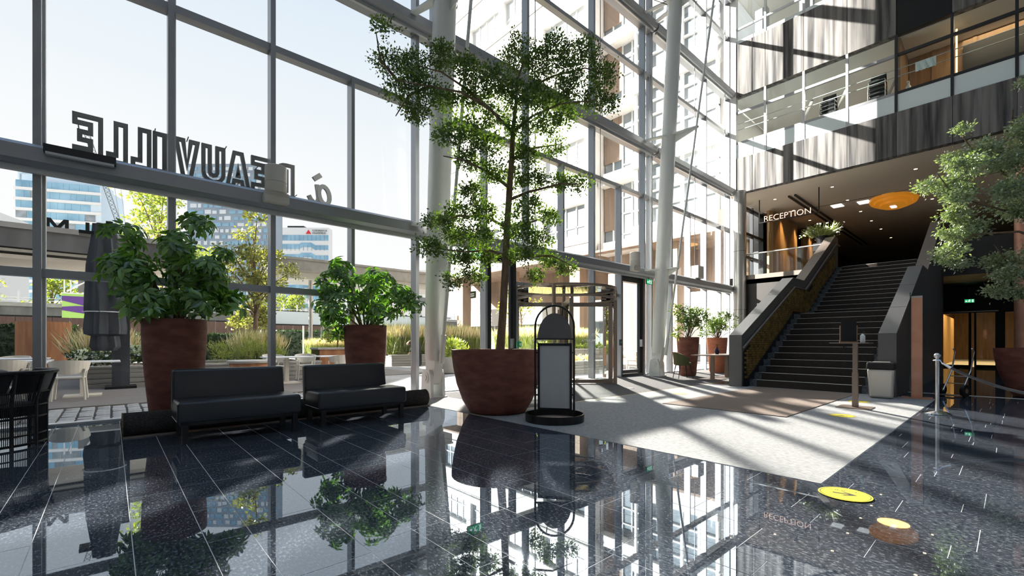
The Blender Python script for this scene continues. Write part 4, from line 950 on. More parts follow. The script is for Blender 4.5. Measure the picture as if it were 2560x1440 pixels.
# umbrella-leaf shrubs in tall pots: every whorled leaf is its own part
def whorl(mname):
    m = M()
    for i in range(8):
        a = 2*PI*i/8+.2*math.sin(i*3); ca, sa = math.cos(a), math.sin(a); L = .15*(.85+.2*((i*7) % 3)/2); dr = .02
        def q(u, v, h): return (ca*u-sa*v, sa*u+ca*v, h)
        n = len(m.v); m.v += [q(.02, 0, 0), q(L*.4, .024, .01-dr*.3), q(L*.7, .022, -dr*.6), q(L, 0, -dr*2), q(L*.7, -.022, -dr*.6), q(L*.4, -.024, .01-dr*.3), q(L*.55, 0, -.012)]
        m.f += [(n, n+1, n+6), (n+1, n+2, n+6), (n+2, n+3, n+6), (n+3, n+4, n+6), (n+4, n+5, n+6), (n+5, n, n+6)]
    return m.mesh('leaf', MT['leaf_shrub'])
WH = whorl('leaf')
def shrub(loc, label, prof, blobs, count, rng, sc=1.0):
    t = thing('potted_shrub', label, 'plant', loc, 0, 'umbrella leaf shrubs in tall terracotta pots')
    pot(t, prof, MT['terracotta'], prof[-1][1]-.03, prof[-1][0]-.06)
    zt = prof[-1][1]; tot = sum(b[-1] for b in blobs); st_ = M()
    for (cx, cy, cz, rx, ry, rz, wt) in blobs:
        st_.tube([(cx*.12, cy*.12, zt-.05), (cx*.5, cy*.5, zt+(cz-zt)*.6), (cx, cy, cz)], [.022, .015, .006], 6)
        for _ in range(int(count*wt/tot)):
            u = rng.normal(size=3); u /= np.linalg.norm(u); s = rng.uniform(.55, 1.0)
            p = np.array((cx, cy, cz)) + u*np.array((rx, ry, rz))*s
            tilt = Vector((u[0]*.9+rng.normal()*.25, u[1]*.9+rng.normal()*.25, .55+.5*u[2]+rng.normal()*.2))
            o = inst('leaf', WH, t, tuple(p), tilt.to_track_quat('Z', 'Y').to_euler(), (sc*rng.uniform(.8, 1.25),)*3)
            o.rotation_euler.rotate_axis('Z', rng.uniform(0, 6.28))
    st_.build('stems', MT['bark'], t, smooth=True)
def blob(px, py, t0, c, rx, rz, wt, d=0):
    k_ = t0/1119; v = RV*((px-c)*k_) + FV*d
    return (v.x, v.y, 1.15+(856-py)*k_, rx*k_, rx*k_*.9, rz*k_, wt)
TALL = lambda r: [(r*.68, 0), (r*.74, .05), (r*.88, .6), (r*.97, 1.0), (r*1.0, 1.3), (r*.99, 1.47)]
B1 = [blob(*b[:2], 6.2, 441, *b[2:]) for b in ((478,555,36,34,.5,.1),(470,610,45,40,.8,-.1),(345,600,50,40,.7,-.2),(310,645,48,30,.6,.1),(400,620,50,45,1,.3),(380,690,70,50,1.6,-.3),(470,690,70,55,1.7,.2),(540,680,45,45,1,-.1),(350,740,50,40,.9,.1),(430,760,70,40,1.4,-.35),(520,750,60,40,1.2,-.2),(570,740,32,40,.5,.1),(310,700,36,36,.5,.2),(560,640,25,25,.25,0),(440,650,70,50,1.2,.45))]
shrub((.66, 7.75, 0), 'umbrella-leaf shrub in a tall terracotta pot at the left bench', TALL(.37), B1, 285, np.random.default_rng(21), 1.1)
B2 = [blob(*b[:2], 8.5, 910, *b[2:]) for b in ((840,672,34,28,.6,.1),(830,715,46,36,1,-.1),(810,775,36,36,.7,.1),(880,715,50,36,1,.3),(950,700,45,30,.8,-.2),(930,740,60,40,1.2,.1),(1000,745,40,34,.8,-.1),(1030,760,26,26,.4,0),(870,770,60,40,1.3,-.3),(960,785,50,26,.8,-.2),(840,815,34,30,.6,-.1),(910,690,40,28,.6,.4))]
shrub((3.57, 8.12, 0), 'umbrella-leaf shrub in a tall terracotta pot behind the right bench', TALL(.385), B2, 285, np.random.default_rng(22), 1.0)
# two shrubs in tall pots by the cafe table
def fine_shrub(loc, label, m, h, r, pad, seed):
    t = thing('potted_shrub', label, 'plant', loc, 0, 'fine leaved shrubs by the cafe table')
    pot(t, [(r*.68, 0), (r*.75, .06), (r*.9, .7), (r, 1.15), (r*1.02, h)], m, h-.05, r-.05, 28)
    g = np.random.default_rng(seed); pads = []; s_ = M()
    for i in range(14):
        a = g.uniform(0, 2*PI); rr = g.uniform(.1, .62); z = h+g.uniform(.15, 1.0); x, y = rr*math.cos(a), rr*math.sin(a)
        s_.tube([(x*.1, y*.1, h-.05), (x*.5, y*.5, h+(z-h)*.5), (x, y, z)], [.014, .01, .004], 5); pads.append((x, y, z, .28, .28, .2, 1))
    s_.build('stems', MT['bark'], t)
    P, D = cloud(g, pads, 150, .04, .1); leaves('foliage', P, D, .1, MT['leaf_tree'], t, g, .32)
fine_shrub((14.8, 7.45, 0), 'feathery shrub in the tall brown pot behind the green chair', MT['terracotta'], 1.33, .36, 1, 31); fine_shrub((17.2, 7.5, 0), 'feathery shrub in the brighter orange pot nearest the stair', MT['terracotta_light'], 1.33, .36, 1, 32)
# ================================================================ OUTSIDE
gr = M().box(-70, 120, 8.95, 300, -.3, -.03).build('ground', MT['paving']); gr['kind'] = 'structure'
ro = random.Random(8)
# cobbles along the glass: the ones in plain view are single stones
def cob(v):
    m = M(); a, b = .094, .078; r = random.Random(v); j = lambda: r.uniform(-.008, .008)
    P = [(-a+j(), -b+j()), (a+j(), -b+j()), (a+j(), b+j()), (-a+j(), b+j())]
    m.hexa([(x, y, -.06) for x, y in P]+[(x*.86, y*.86, .015+j()) for x, y in P]); return m.mesh('cobblestone', MT['cobble'])
CB = [cob(i) for i in range(4)]; rest = M()
for iy in range(12):
    for ix in range(40):
        x = -1.5+.2*ix; y = 9.02+.165*iy+(.08 if ix % 2 else 0)+ro.uniform(-.008, .008)
        if x < 1.0: inst('cobblestone', CB[ro.randrange(4)], gr, (x, y, -.02+ro.uniform(-.004, .006)), (0, 0, ro.uniform(-.03, .03)))
        else: rest.hexa([(x-.09, y-.075, -.06), (x+.09, y-.075, -.06), (x+.09, y+.075, -.06), (x-.09, y+.075, -.06), (x-.08, y-.068, -.008), (x+.08, y-.068, -.008), (x+.08, y+.068, -.008), (x-.08, y+.068, -.008)])
rest.build('cobble_field', MT['cobble'], gr, kind='stuff')
M().box(-3, 6.6, 8.95, 11.1, -.1, -.028).build('sand_bed', MT['joint_earth'], gr)
dk = struct('terrace_deck')
for k in range(25): M().box(-9, 4.2, 11.12+.148*k, 11.12+.148*k+.14, -.03, .0).build('plank', MT['deck'], dk)
for k in range(22): M().box(-9, 9, 14.85+.3*k, 14.85+.3*k+.29, -.03, -.005).build('plank', MT['deck'], dk)
# ---- planters
def planter(x0, x1, y0, y1, h, label, m='wood_grey', slats=4):
    t = thing('planter', label, 'planter', ((x0+x1)/2, (y0+y1)/2, -.02)); hx, hy = (x1-x0)/2, (y1-y0)/2
    for k in range(slats):
        z0 = h*k/slats; z1 = h*(k+1)/slats-.012
        M().box(-hx, hx, -hy, -hy+.05, z0, z1).box(-hx, -hx+.05, -hy+.05, hy, z0, z1).box(hx-.05, hx, -hy+.05, hy, z0, z1).build('board', MT[m], t)
    M().box(-hx, hx, hy-.05, hy, 0, h).build('back_wall', MT[m], t)
    M().box(-hx-.03, hx+.03, -hy-.03, -hy+.3, h-.01, h+.04).build('bench_ledge', MT['concrete'], t)
    M().box(-hx+.05, hx-.05, -hy+.05, hy-.05, h-.12, h-.05).build('soil', MT['soil'], t)
    return t
planter(-.45, 5.2, 15.36, 18.6, .52, 'long low timber planter behind the closed parasol')
planter(-9, -1.7, 18, 21, .62, 'grey timber planter at the far left behind the white tables')
planter(7.2, 10.0, 22.2, 24.6, .55, 'timber planter below the concrete canopy posts')
planter(10.2, 17, 20.2, 24.5, .52, 'pale timber planter with tall pink grasses right of the shrub')
planter(13.2, 18.5, 12.6, 16.5, .85, 'raised timber planter seen through the revolving door')
planter(12.2, 16, 10.9, 12.0, .42, 'low timber bench planter just outside the revolving door')
# ---- shrubs, grasses, hedges
def bush(name, label, loc, pads, per, size, m, wid=.4, cat='shrub', up=.2, flower=None):
    t = thing(name, label, cat, loc); g = np.random.default_rng(abs(hash(label)) % 1000 if False else len(label)*7+int(loc[0]*10) % 97)
    P, D = cloud(g, pads, per, .04, up); leaves('foliage', P, D, size, MT[m], t, g, wid)
    if flower:
        P, D = cloud(g, [(a, b, c+.06, d, e, f_, w_) for a, b, c, d, e, f_, w_ in pads], per*flower, .04, .6); leaves('flowers', P, D, size*.8, MT['flower_white'], t, g, 1.0)
    M().tube([(0, 0, 0), (0, 0, max(.1, pads[0][2]))], .03, 5).build('stem', MT['bark'], t)
def grass(name, label, loc, rx, ry, h, n, m, spread=.25, wid=.035, cat='grass', mix=None):
    t = thing(name, label, cat, loc); g = np.random.default_rng(len(label)+int(abs(loc[0])*10))
    P = np.stack([g.uniform(-rx, rx, n), g.uniform(-ry, ry, n), np.zeros(n)], 1); D = np.stack([g.normal(size=n)*spread, g.normal(size=n)*spread, np.ones(n)], 1)
    leaves('blades', P, D, h, MT[m], t, g, wid*.5)
    if mix:
        k = int(n*.8); Dn = D[:k]/np.linalg.norm(D[:k], axis=1, keepdims=True); leaves('plumes', P[:k]+Dn*h*.6, Dn+g.normal(size=(k,3))*.12, h*.45, MT[mix], t, g, .05)
bush('flowering_shrub', 'white flowering shrub beside the parasol post', (.9, 16.6, .45), [(-.75, 0, .35, .4, .4, .35, 1), (-.2, .1, .35, .4, .4, .35, 1), (.3, -.1, .5, .45, .4, .45, 1.2), (.55, .2, .9, .4, .4, .4, .9)], 420, .1, 'leaf_hedge', flower=.35)
bush('flowering_shrub', 'white flowering shrub left of the parasol post', (-.3, 16.2, .45), [(-.3, 0, .25, .35, .35, .3, 1), (.2, 0, .35, .4, .35, .35, 1)], 350, .1, 'leaf_hedge', flower=.35)
grass('feather_grass', 'tuft of yellow green feather grass left of the parasol', (-.15, 20, 0), .5, .5, 1.5, 1200, 'grass_green', .25, mix='grass_pink')
bush('round_shrub', 'soft round green shrub in the planter behind the left pot', (3.5, 17.4, .45), [(-.8, 0, .4, .55, .5, .4, 1), (0, .1, .5, .55, .5, .45, 1.2), (.7, 0, .4, .5, .5, .38, 1)], 900, .11, 'leaf_out', .15, up=1.2)
grass('feather_grass', 'pale plume grass behind the soft green shrub', (4.2, 19.3, -.02), .6, .3, 1.5, 1100, 'grass_green', .2, mix='grass_pink')
grass('plume_grass', 'tall pink plume grass bed in the pale planter', (13.4, 22.3, .48), 3.0, 1.8, 1.5, 7000, 'grass_green', .16, mix='grass_pink')
bush('ground_cover', 'dark green ground cover along the planter edge below the pink grass', (13.4, 20.8, .48), [(-2.8+.6*i, 0, .12, .36, .3, .14, 1) for i in range(10)], 160, .13, 'leaf_out', .6)
grass('plume_grass', 'pink plume grass bed seen through the revolving door', (15.6, 15, .82), 2.3, 1.3, .95, 7000, 'grass_green', .2, mix='grass_pink')
bush('ground_cover', 'bright green low plants edging the raised planter', (15.6, 13.1, .8), [(-2.2+.55*i, 0, .12, .35, .25, .2, 1) for i in range(9)], 200, .11, 'leaf_out', .5)
bush('low_flowers', 'pink and cream low flowers in the bench planter', (13.4, 11.4, .38), [(-.8+.4*i, 0, .12, .25, .25, .12, 1) for i in range(5)], 160, .09, 'grass_pink', .6)
grass('low_grass', 'mixed low grasses under the concrete canopy', (8.6, 23.4, .5), 1.3, .6, .8, 1800, 'grass_green', .18, mix='grass_pink')
bush('small_tree', 'small multi-stem tree left of the right terracotta pot', (7.8, 20.8, 0), [(0, 0, 1.55, .7, .6, .35, 1), (.5, 0, 1.4, .5, .5, .3, 1), (-.4, 0, 1.35, .4, .4, .25, .6)], 420, .11, 'leaf_out', .5, 'tree')
for i, (x0, x1, y, z1, lb) in enumerate(((-14, -1.2, 29, 1.9, 'long dark clipped hedge at the left behind the planter'), (9, 26, 38, 2.1, 'long dark hedge beneath the pale shelter roof'), (1, 8, 36, 1.7, 'dark hedge behind the left terracotta pot'))):
    t = thing('hedge', lb, 'hedge', ((x0+x1)/2, y, 0)); M().box(-(x1-x0)/2, (x1-x0)/2, -.4, .4, 0, z1-.1).build('core', MT['leaf_hedge'], t)
    g = np.random.default_rng(40+i); n = 5000; P = np.stack([g.uniform(-(x1-x0)/2, (x1-x0)/2, n), np.where(g.random(n) < .7, -.42, g.uniform(-.4, .4, n)), g.uniform(0, z1, n)], 1); P[:,2] = np.where(P[:,1] > -.41, z1-.1, P[:,2])
    leaves('foliage', P, g.normal(size=(n,3))+np.array((0,-.5,.3)), .2, MT['leaf_hedge'], t, g, .6)
# ---- corten screen, brown fence, viaduct, container
tag(M().lathe([(.75, 0), (.75, 1.92)], 24, cx=-1.9, cy=24.5).build('corten_drum', MT['corten'], smooth=True), 'rust brown corten steel drum standing before the hedge', 'steel drum')
t = thing('timber_fence', 'brown board fence running behind the hedges', 'fence', (6, 41, 0))
for k in range(60): M().box(-24+.8*k, -24+.8*k+.77, -.05, .05, 0, 2.75).build('board', MT['brown_fence'], t)
t = thing('viaduct', 'concrete railway viaduct with white railing posts in the distance', 'viaduct', (10, 80, 0))
M().box(-60, 60, -4, 4, 4.3, 5.7).build('deck_beam', MT['concrete_dark'], t); M().box(-60, 60, -4.2, -4, 5.3, 5.75).build('edge_beam', MT['concrete'], t)
for k in range(61): M().box(-60+2*k, -60+2*k+.14, -4.1, -3.96, 5.75, 7.1).build('railing_post', MT['white_paint'], t)
for z in (6.0, 6.3): M().box(-60, 60, -4.06, -4, z, z+.07).build('railing_bar', MT['white_paint'], t)
for x in (-50, -30, 0, 25, 45): M().box(x, x+1.4, -2, 2, 0, 4.3).build('pier', MT['concrete_dark'], t)
M().box(-60, 60, 3.5, 4, 0, 4.3).build('abutment', MT['dark_wall'], t)
t = thing('painted_container', 'green container wall with purple wave pattern behind the parasol', 'container', (-1, 55, 0))
M().box(-2.2, 2.4, 0, 2, 0, 5.4).build('box', MT['green_paint'], t)
fn = lambda a, c, d: (a, d, c)
pp = M().prism([(-2.2, 5.2), (2.4, 5.2), (2.4, 4.75), (1.0, 4.35), (-.6, 4.35), (-2.2, 4.8)], fn, -.03, -.002).prism([(-1.3, 4.36), (1.6, 4.36), (2.4, 4.2), (2.4, 3.7), (.6, 3.45), (-2.2, 3.95), (-2.2, 4.25)], fn, -.03, -.002).prism([(-2.2, 3.3), (-.6, 3.2), (1.4, 3.0), (2.4, 2.95), (2.4, 2.7), (.4, 2.85), (-2.2, 3.05)], fn, -.03, -.002)
pp.build('wave_pattern', MT['purple_paint'], t); M().box(-2.25, 2.45, -.05, 2.05, 5.4, 5.5).build('rim', MT['white_paint'], t)
for x in (-2.1, -1.7): M().box(x, x+.1, 0, .1, 5.5, 8.6).build('scaffold_post', MT['white_paint'], t)
M().box(-1.2, 2.3, .2, .3, 5.6, 8.3).build('dark_screen', MT['concrete_dark'], t)
for a, b in (((-1.9, 5.6), (.9, 7.8)), ((.9, 5.9), (-.6, 8.0))): M().tube([(a[0], 0, a[1]), (b[0], 0, b[1])], .06, 5).build('brace', MT['white_paint'], t)
# ---- concrete canopies
t = thing('concrete_canopy', 'long board-marked concrete canopy beam crossing at the left', 'canopy', (-5.6, 25, 0))
M().box(-8, 8.2, 0, 3, 4.75, 5.45).build('fascia', MT['concrete_dark'], t); M().box(-8, 8.2, -.08, 3, 5.45, 5.65).build('coping', MT['concrete'], t); M().box(-8, 8.2, .3, 3, 4.35, 4.5).build('lower_beam', MT['soffit'], t); M().box(-8, 8.2, .15, .4, 4.6, 4.7).build('light_strip', MT['cream_plastic'], t)
for x in (-6, 7.5): M().box(x, x+.4, 1.2, 1.6, 0, 4.35).build('post', MT['concrete_dark'], t)
for poly in ([(3.7, 0), (3.7, .36), (3.84, .36), (4.02, .08), (4.2, .36), (4.34, .36), (4.34, 0), (4.23, 0), (4.23, .2), (4.1, 0), (3.94, 0), (3.81, .2), (3.81, 0)], [(4.82, 0), (4.94, 0), (4.94, .36), (4.82, .36)], [(5.3, 0), (5.42, 0), (5.42, .2), (5.6, 0), (5.75, 0), (5.75, .36), (5.63, .36), (5.63, .16), (5.44, .36), (5.3, .36)]): M().prism(poly, lambda a, c, d: (a, d, 5.65+c), .0, .08).build('letter', MT['black_metal'], t)
t = thing('concrete_canopy', 'rounded concrete canopy on two steel posts above the right bench', 'canopy', (11, 25, 0))
P = [(-4.9, 1.6), (-4.8, .6), (-4.2, .12), (-3.4, 0), (6, 0), (6, 4), (-3.4, 4), (-4.4, 3.7), (-4.85, 2.8)]
M().prism(P, lambda a, c, d: (a, c, d), 4.95, 5.5).build('roof_slab', MT['concrete'], t); M().prism([(a*1.01, c*1.02-.05) for a, c in P], lambda a, c, d: (a, c, d), 5.5, 5.62).build('coping', MT['concrete'], t)
M().prism([(a*.9+.3, c*.7+.6) for a, c in P], lambda a, c, d: (a, c, d), 4.6, 4.95).build('underside', MT['white_paint'], t)
for x in (-2.75, -2.1): M().tube([(x, 1.0, 0), (x, 1.0, 4.7)], .11, 14).build('post', MT['steel_brushed'], t)
M().box(-1.2, -.2, 1.5, 2.3, 5.6, 6.0).build('roof_unit', MT['dark_frame'], t)
# ---- pale shelter
t = thing('bike_shelter', 'pale arched bicycle shelter roof on thin posts', 'shelter', (14.5, 34, 0))
q = M(); n = 10
for i in range(n):
    a0, a1 = PI*.1+PI*.45*i/n, PI*.1+PI*.45*(i+1)/n
    f_ = lambda a: (-2.2+3.2*(1-math.sin(a)), 2.1+1.1*math.sin(a)); (y0, z0), (y1, z1) = f_(a0), f_(a1); q.hexa([(-7, y0, z0), (7, y0, z0), (7, y1, z1), (-7, y1, z1), (-7, y0, z0+.04), (7, y0, z0+.04), (7, y1, z1+.04), (-7, y1, z1+.04)])
q.build('roof', MT['tower_pale'], t)
for k in range(6): M().tube([(-6.9+2.76*k, .2, 0), (-6.9+2.76*k, .2, 2.5)], .06, 6).build('post', MT['white_paint'], t)
M().box(-7, 7, 0, .1, 2.35, 2.45).build('gutter', MT['dark_frame'], t)
# ---- parasol
t = thing('closed_parasol', 'closed dark cantilever parasol on a thick square post', 'parasol', (.18, 15.0, 0))
M().box(-.17, .17, -.1, .1, 0, 3.4).build('post', MT['parasol_cloth'], t); M().box(-.3, .3, -.3, .3, 0, .06).build('base', MT['black_metal'], t); M().box(-.28, -.15, -.09, .09, 2.2, 4.15).build('upper_post', MT['black_metal'], t)
c = M(); n = 28; prof = [(.20, 4.0), (.22, 3.7), (.30, 3.0), (.34, 2.3), (.36, 1.9), (.34, 1.85), (.37, 1.5), (.36, 1.35), (.24, 1.3), (.27, 1.05), (.2, .95)]
b0 = len(c.v)
for r, z in prof:
    for j in range(n):
        a = 2*PI*j/n; rr = r*(1+.14*math.sin(a*7+z)); c.v.append((-.3+rr*math.cos(a), -.32+rr*math.sin(a), z))
for i in range(len(prof)-1):
    for j in range(n): c.f.append((i*n+j, i*n+(j+1) % n, (i+1)*n+(j+1) % n, (i+1)*n+j))
c.build('folded_cloth', MT['parasol_cloth'], t, smooth=True)
M().tube([(-.3+.39*math.cos(a), -.32+.39*math.sin(a), 1.88) for a in np.linspace(0, 2*PI, 21)[:-1]], .012, 5, closed=True).build('strap', MT['white_paint'], t)
M().box(-.75, -.2, -.4, .0, 3.72, 3.8).build('arm', MT['black_metal'], t)
# ---- terrace furniture
def arm_chair(loc, rz, label, first=[None]):
    t = thing('terrace_chair', label, 'chair', loc, rz, 'white plastic terrace chairs')
    M().box(-.22, .22, -.22, .22, .43, .46).build('seat', MT['cream_plastic'], t, bevel=.01)
    b = M(); A = np.linspace(-2.0, 2.0, 18)
    for i in range(17):
        a, c = A[i], A[i+1]; pt = lambda r, a, z: (r*math.sin(a), -.0-r*math.cos(a), z); lo = lambda a: .5+.13*abs(a)/2; hi = lambda a: .80-.09*(abs(a)/2)**2
        b.hexa([pt(.26, a, lo(a)), pt(.26, c, lo(c)), pt(.28, c, lo(c)), pt(.28, a, lo(a)), pt(.29, a, hi(a)), pt(.29, c, hi(c)), pt(.31, c, hi(c)), pt(.31, a, hi(a))])
    b.build('backrest', MT['cream_plastic'], t, smooth=True)
    for sx in (-.21, .21):
        for sy in (-.2, .2): M().tube([(sx*1.15, sy*1.15, 0), (sx, sy, .44), (sx*1.12, sy*1.0, .62)], .02, 6).build('leg', MT['cream_plastic'], t)
    return t
def tterr(loc, rz, label, w_=.75, l_=.75):
    t = thing('terrace_table', label, 'table', loc, rz, 'white terrace tables')
    M().box(-l_/2, l_/2, -w_/2, w_/2, .72, .75).build('tabletop', MT['white_paint'], t, bevel=.008); M().box(-.05, .05, -.05, .05, .02, .72).build('pedestal', MT['cream_plastic'], t); M().box(-.3, .3, -.3, .3, 0, .03).build('foot', MT['cream_plastic'], t)
arm_chair((-.62, 12.6, 0), -.05, 'cream tub chair on the deck seen from behind, right of the thick mullion'); arm_chair((-1.6, 13.6, 0), .1, 'cream tub chair at the left, behind the black lounge chair'); arm_chair((-1.9, 17.45, 0), 2.9, 'cream tub chair facing us beyond the white tables')
tterr((-.45, 13.3, 0), .0, 'white square table in front of the nearest cream chair', .75, 1.2); tterr((-2.0, 14.6, 0), .0, 'long white table at the left edge beyond the glass', .8, 2.0); tterr((-2.0, 16.7, 0), .0, 'white table below the corten drum', .8, 1.6)
arm_chair((4.9, 12.9, 0), .2, 'cream chair tucked at the table left of the right pot'); arm_chair((4.5, 14.65, 0), 3.0, 'cream chair on the far side of the long terrace table'); arm_chair((3.6, 14.65, 0), 3.3, 'cream chair behind the long terrace table, left'); arm_chair((6.1, 13.4, 0), 1.2, 'cream chair right under the shrub leaves')
tterr((3.7, 13.7, 0), .0, 'pale terrace table between the two pots', .8, 1.2); tterr((5.1, 13.7, 0), .0, 'pale terrace table next to the right pot', .8, 1.2)
arm_chair((15.2, 10.4, 0), 2.0, 'white chair outside the revolving door'); arm_chair((17.4, 12.2, 0), .4, 'chair outside the leaf door'); tterr((17.9, 11.4, 0), 0, 'small table outside the leaf door')
t = thing('fire_table', 'low round rust coloured planter table with pale top behind the left bench', 'table', (2.55, 12.3, 0)); M().lathe([(.42, 0), (.48, .66)], 24).build('body', MT['corten'], t, smooth=True); M().lathe([(.52, .66), (.53, .68), (.53, .71), (.5, .72)], 24).build('tabletop', MT['concrete'], t, smooth=True)
t = thing('service_station', 'rust panelled serving cabinet with glass side by the right pot', 'cabinet', (6.0, 16.5, 0)); M().box(-.6, .9, -.4, .4, 0, .9).build('body', MT['corten'], t); M().box(-.65, .95, -.45, .45, .9, .96).build('worktop', MT['concrete'], t); M().box(-.62, -.6, -.42, .42, 0, .96).build('glass_side', MT['glass_green'], t); M().box(.3, .32, -.415, -.4, 0, .9).build('door_gap', MT['dark_frame'], t)
for i, (x, y, r, lb) in enumerate(((9.6, 14.5, .75, 'round concrete bowl planter left of the big tree pot'), (11.8, 17.2, .8, 'round concrete bowl planter under the green sign'))):
    t = thing('bowl_planter', lb, 'planter', (x, y, 0)); M().lathe([(r*.7, 0), (r*.85, .3), (r, .6), (r*.94, .6), (r*.9, .5)], 28).build('bowl', MT['concrete'], t, smooth=True)
    g = np.random.default_rng(60+i); P, D = cloud(g, [(0, 0, .75, r*.8, r*.8, .3, 1), (.2, .1, 1.0, r*.5, r*.5, .35, 1)], 700, .05, .6); leaves('foliage', P, D, .14, MT['leaf_out'], t, g, .3)
# ---- person bending over at the planter, dark clothes
t = thing('person', 'person in black bending forward beside the planter outside', 'person', (11.0, 19.2, 0), 0)
def skin_body(name, verts, edges, rad, m, par, root=0):
    me = bpy.data.meshes.new(name); me.from_pydata(verts, edges, []); o = bpy.data.objects.new(name, me); COL.objects.link(o); o.parent = par; me.materials.append(m)
    s = o.modifiers.new('skin', 'SKIN'); sv = me.skin_vertices[0].data
    for i, r_ in enumerate(rad): sv[i].radius = (r_, r_)
    sv[root].use_root = True; u = o.modifiers.new('sub', 'SUBSURF'); u.levels = 1; u.render_levels = 2; return o
L = lambda s, z, d=0: tuple(RV*s + FV*d) [:2] + (z,)
V = [L(.12,.9), L(.05,1.08), L(-.14,1.2), L(-.27,1.17), L(.12,.88,-.09), L(.13,.48,-.1), L(.14,.08,-.1), L(.05,.04,-.11), L(.13,.88,.09), L(.16,.48,.1), L(.18,.08,.1), L(.09,.04,.1), L(-.16,1.14,-.17), L(-.2,.88,-.18), L(-.3,.68,-.15), L(-.16,1.14,.17), L(-.22,.88,.17), L(-.32,.66,.12)]
skin_body('body', V, [(0,1),(1,2),(2,3),(0,4),(4,5),(5,6),(6,7),(0,8),(8,9),(9,10),(10,11),(2,12),(12,13),(13,14),(2,15),(15,16),(16,17)], [.15,.15,.15,.07,.1,.075,.05,.04,.1,.075,.05,.04,.065,.05,.03,.065,.05,.03], MT['cloth_black'], t)
hd = M().lathe([(.02, -.13), (.07, -.1), (.085, 0), (.08, .07), (.02, .12)], 14).build('head', MT['skin'], t, smooth=True); hd.location = L(-.36, 1.12); hd.rotation_euler = (.5, .9, 0)
hr = M().lathe([(.09, -.02), (.1, .04), (.08, .11), (.02, .15)], 14).build('hair', MT['bark'], t, smooth=True); hr.location = L(-.35, 1.13); hr.rotation_euler = (.5, .9, 0)
for d in (-.15, .12):
    h_ = M()
    for q in range(5): h_.tube([tuple(Vector(L(-.31, .66, d))+Vector((.015*(q-2), .012*(q-2), 0))), tuple(Vector(L(-.35-.01*q, .57+.015*abs(q-2), d))+Vector((.022*(q-2), .018*(q-2), 0)))], [.012, .008], 5)
    h_.build('hand', MT['skin'], t)
for d in (-.1, .1): M().box(-.05, .05, -.05, .05, 0, .07).build('shoe', MT['black_metal'], t, bevel=.02).location = L(.12, 0, d)
# ---- trees outside
def tree(label, loc, h, r, m, n, size, seed, trunk=.12, thin=1):
    t = thing('tree', label, 'tree', loc, 0); g = np.random.default_rng(seed)
    M().tube([(0, 0, 0), (.05*h*.2, 0, h*.35), (0, .05*h*.2, h*.8)], [trunk, trunk*.7, trunk*.25], 8).build('trunk', MT['bark'], t, smooth=True)
    pads = []; b = M()
    for i in range(int(18*thin)):
        a = g.uniform(0, 2*PI); rr = r*g.uniform(.15, .85); z = h*g.uniform(.42, .95); rr *= (1-.6*max(0, z/h-.6)/.4); x, y = rr*math.cos(a), rr*math.sin(a)
        b.tube([(0, 0, z*.7), (x*.6, y*.6, z*.9), (x, y, z)], [trunk*.3, trunk*.2, trunk*.06], 5); pads.append((x, y, z, r*.36, r*.36, r*.22, 1))
    b.build('branches', MT['bark'], t); P, D = cloud(g, pads, n/(18*thin), size*.6, .1); leaves('foliage', P, D, size, MT[m], t, g, .55)
tree('yellow green tree behind the left shrub, leaning to the sky', (2.0, 31.5, 0), 10.2, 2.9, 'leaf_out', 2600, .22, 71, .12, .8)
tree('olive brown tree right of the left shrub, filling the pane', (4.55, 21.6, 0), 7.0, 1.8, 'leaf_olive', 3600, .16, 72)
tree('slim olive tree lower down by the middle mullion', (6.3, 29.5, 0), 5.0, 1.4, 'leaf_olive', 2200, .2, 73)
for i, (x, y, h, r, lb) in enumerate(((-15.5, 94, 13, 5, 'leafy tree behind the viaduct at the far left edge'), (-6.5, 94, 11, 3.6, 'leafy tree behind the viaduct between mullion and container'), (35, 97, 9.5, 4.5, 'distant leafy tree beyond the viaduct left of the canopy posts'), (45, 100, 9, 5, 'distant leafy tree beyond the viaduct between the canopy posts'), (26, 93, 11, 3.8, 'distant leafy tree next to the middle mullion'))):
    tree(lb, (x, y, 0), h, r, 'leaf_out', 1800, .5, 80+i, .25)
tree('thin tree with sparse crown above the right shrub', (20.5, 38.5, 0), 8.4, 2.2, 'leaf_olive', 900, .2, 90, .08, .6)
tree('autumn yellow tree seen through the top of the revolving door', (16.3, 17.5, 0), 4.6, 1.5, 'leaf_olive', 900, .14, 91, .07, .8)
# ---- far towers
def tower(name, label, cat, p0, p1, depth, z1, m):
    t = thing(name, label, cat, (p0[0], p0[1], 0), math.atan2(p1[1]-p0[1], p1[0]-p0[0])); L_ = math.hypot(p1[0]-p0[0], p1[1]-p0[1])
    M().box(0, L_, 0, depth, 0, z1).build('body', MT[m], t); return t, L_
t, L_ = tower('glass_tower', 'pale blue banded glass tower with stepped left edge', 'tower', (-23, 213), (-2.5, 203.5), 14, 53, 'tower_pale')
for k in range(15):
    z = 4+3.3*k; s = M().box(-.15, L_+.15, -.5, 0, z, z+.9).build('balcony_band', MT['tower_white'], t)
    wd = [ro.uniform(1.4, 3.2) for _ in range(12)]; x = .2
    for w_ in wd:
        if x+w_ > L_-.2: break
        M().box(x, x+w_-.1, -.12, 0, z+.95, z+3.2).build('window', MT['window_blue' if ro.random() < .8 else 'window_grey'], t); x += w_
for k in range(4): M().box(-1.4+.3*k, .5, 2, 12, 42+4*k if k else 0, 46+4*k).build('stepped_edge', MT['tower_pale'], t)
M().box(-3, 0, 1, 14, 0, 30).build('stepped_edge', MT['tower_pale'], t); M().box(0, L_-3, 2, 14, 53, 56).build('crown', MT['tower_pale'], t)
t = thing('crane', 'thin lattice crane boom slanting in front of the banded tower', 'crane', (-2.2, 150, 0))
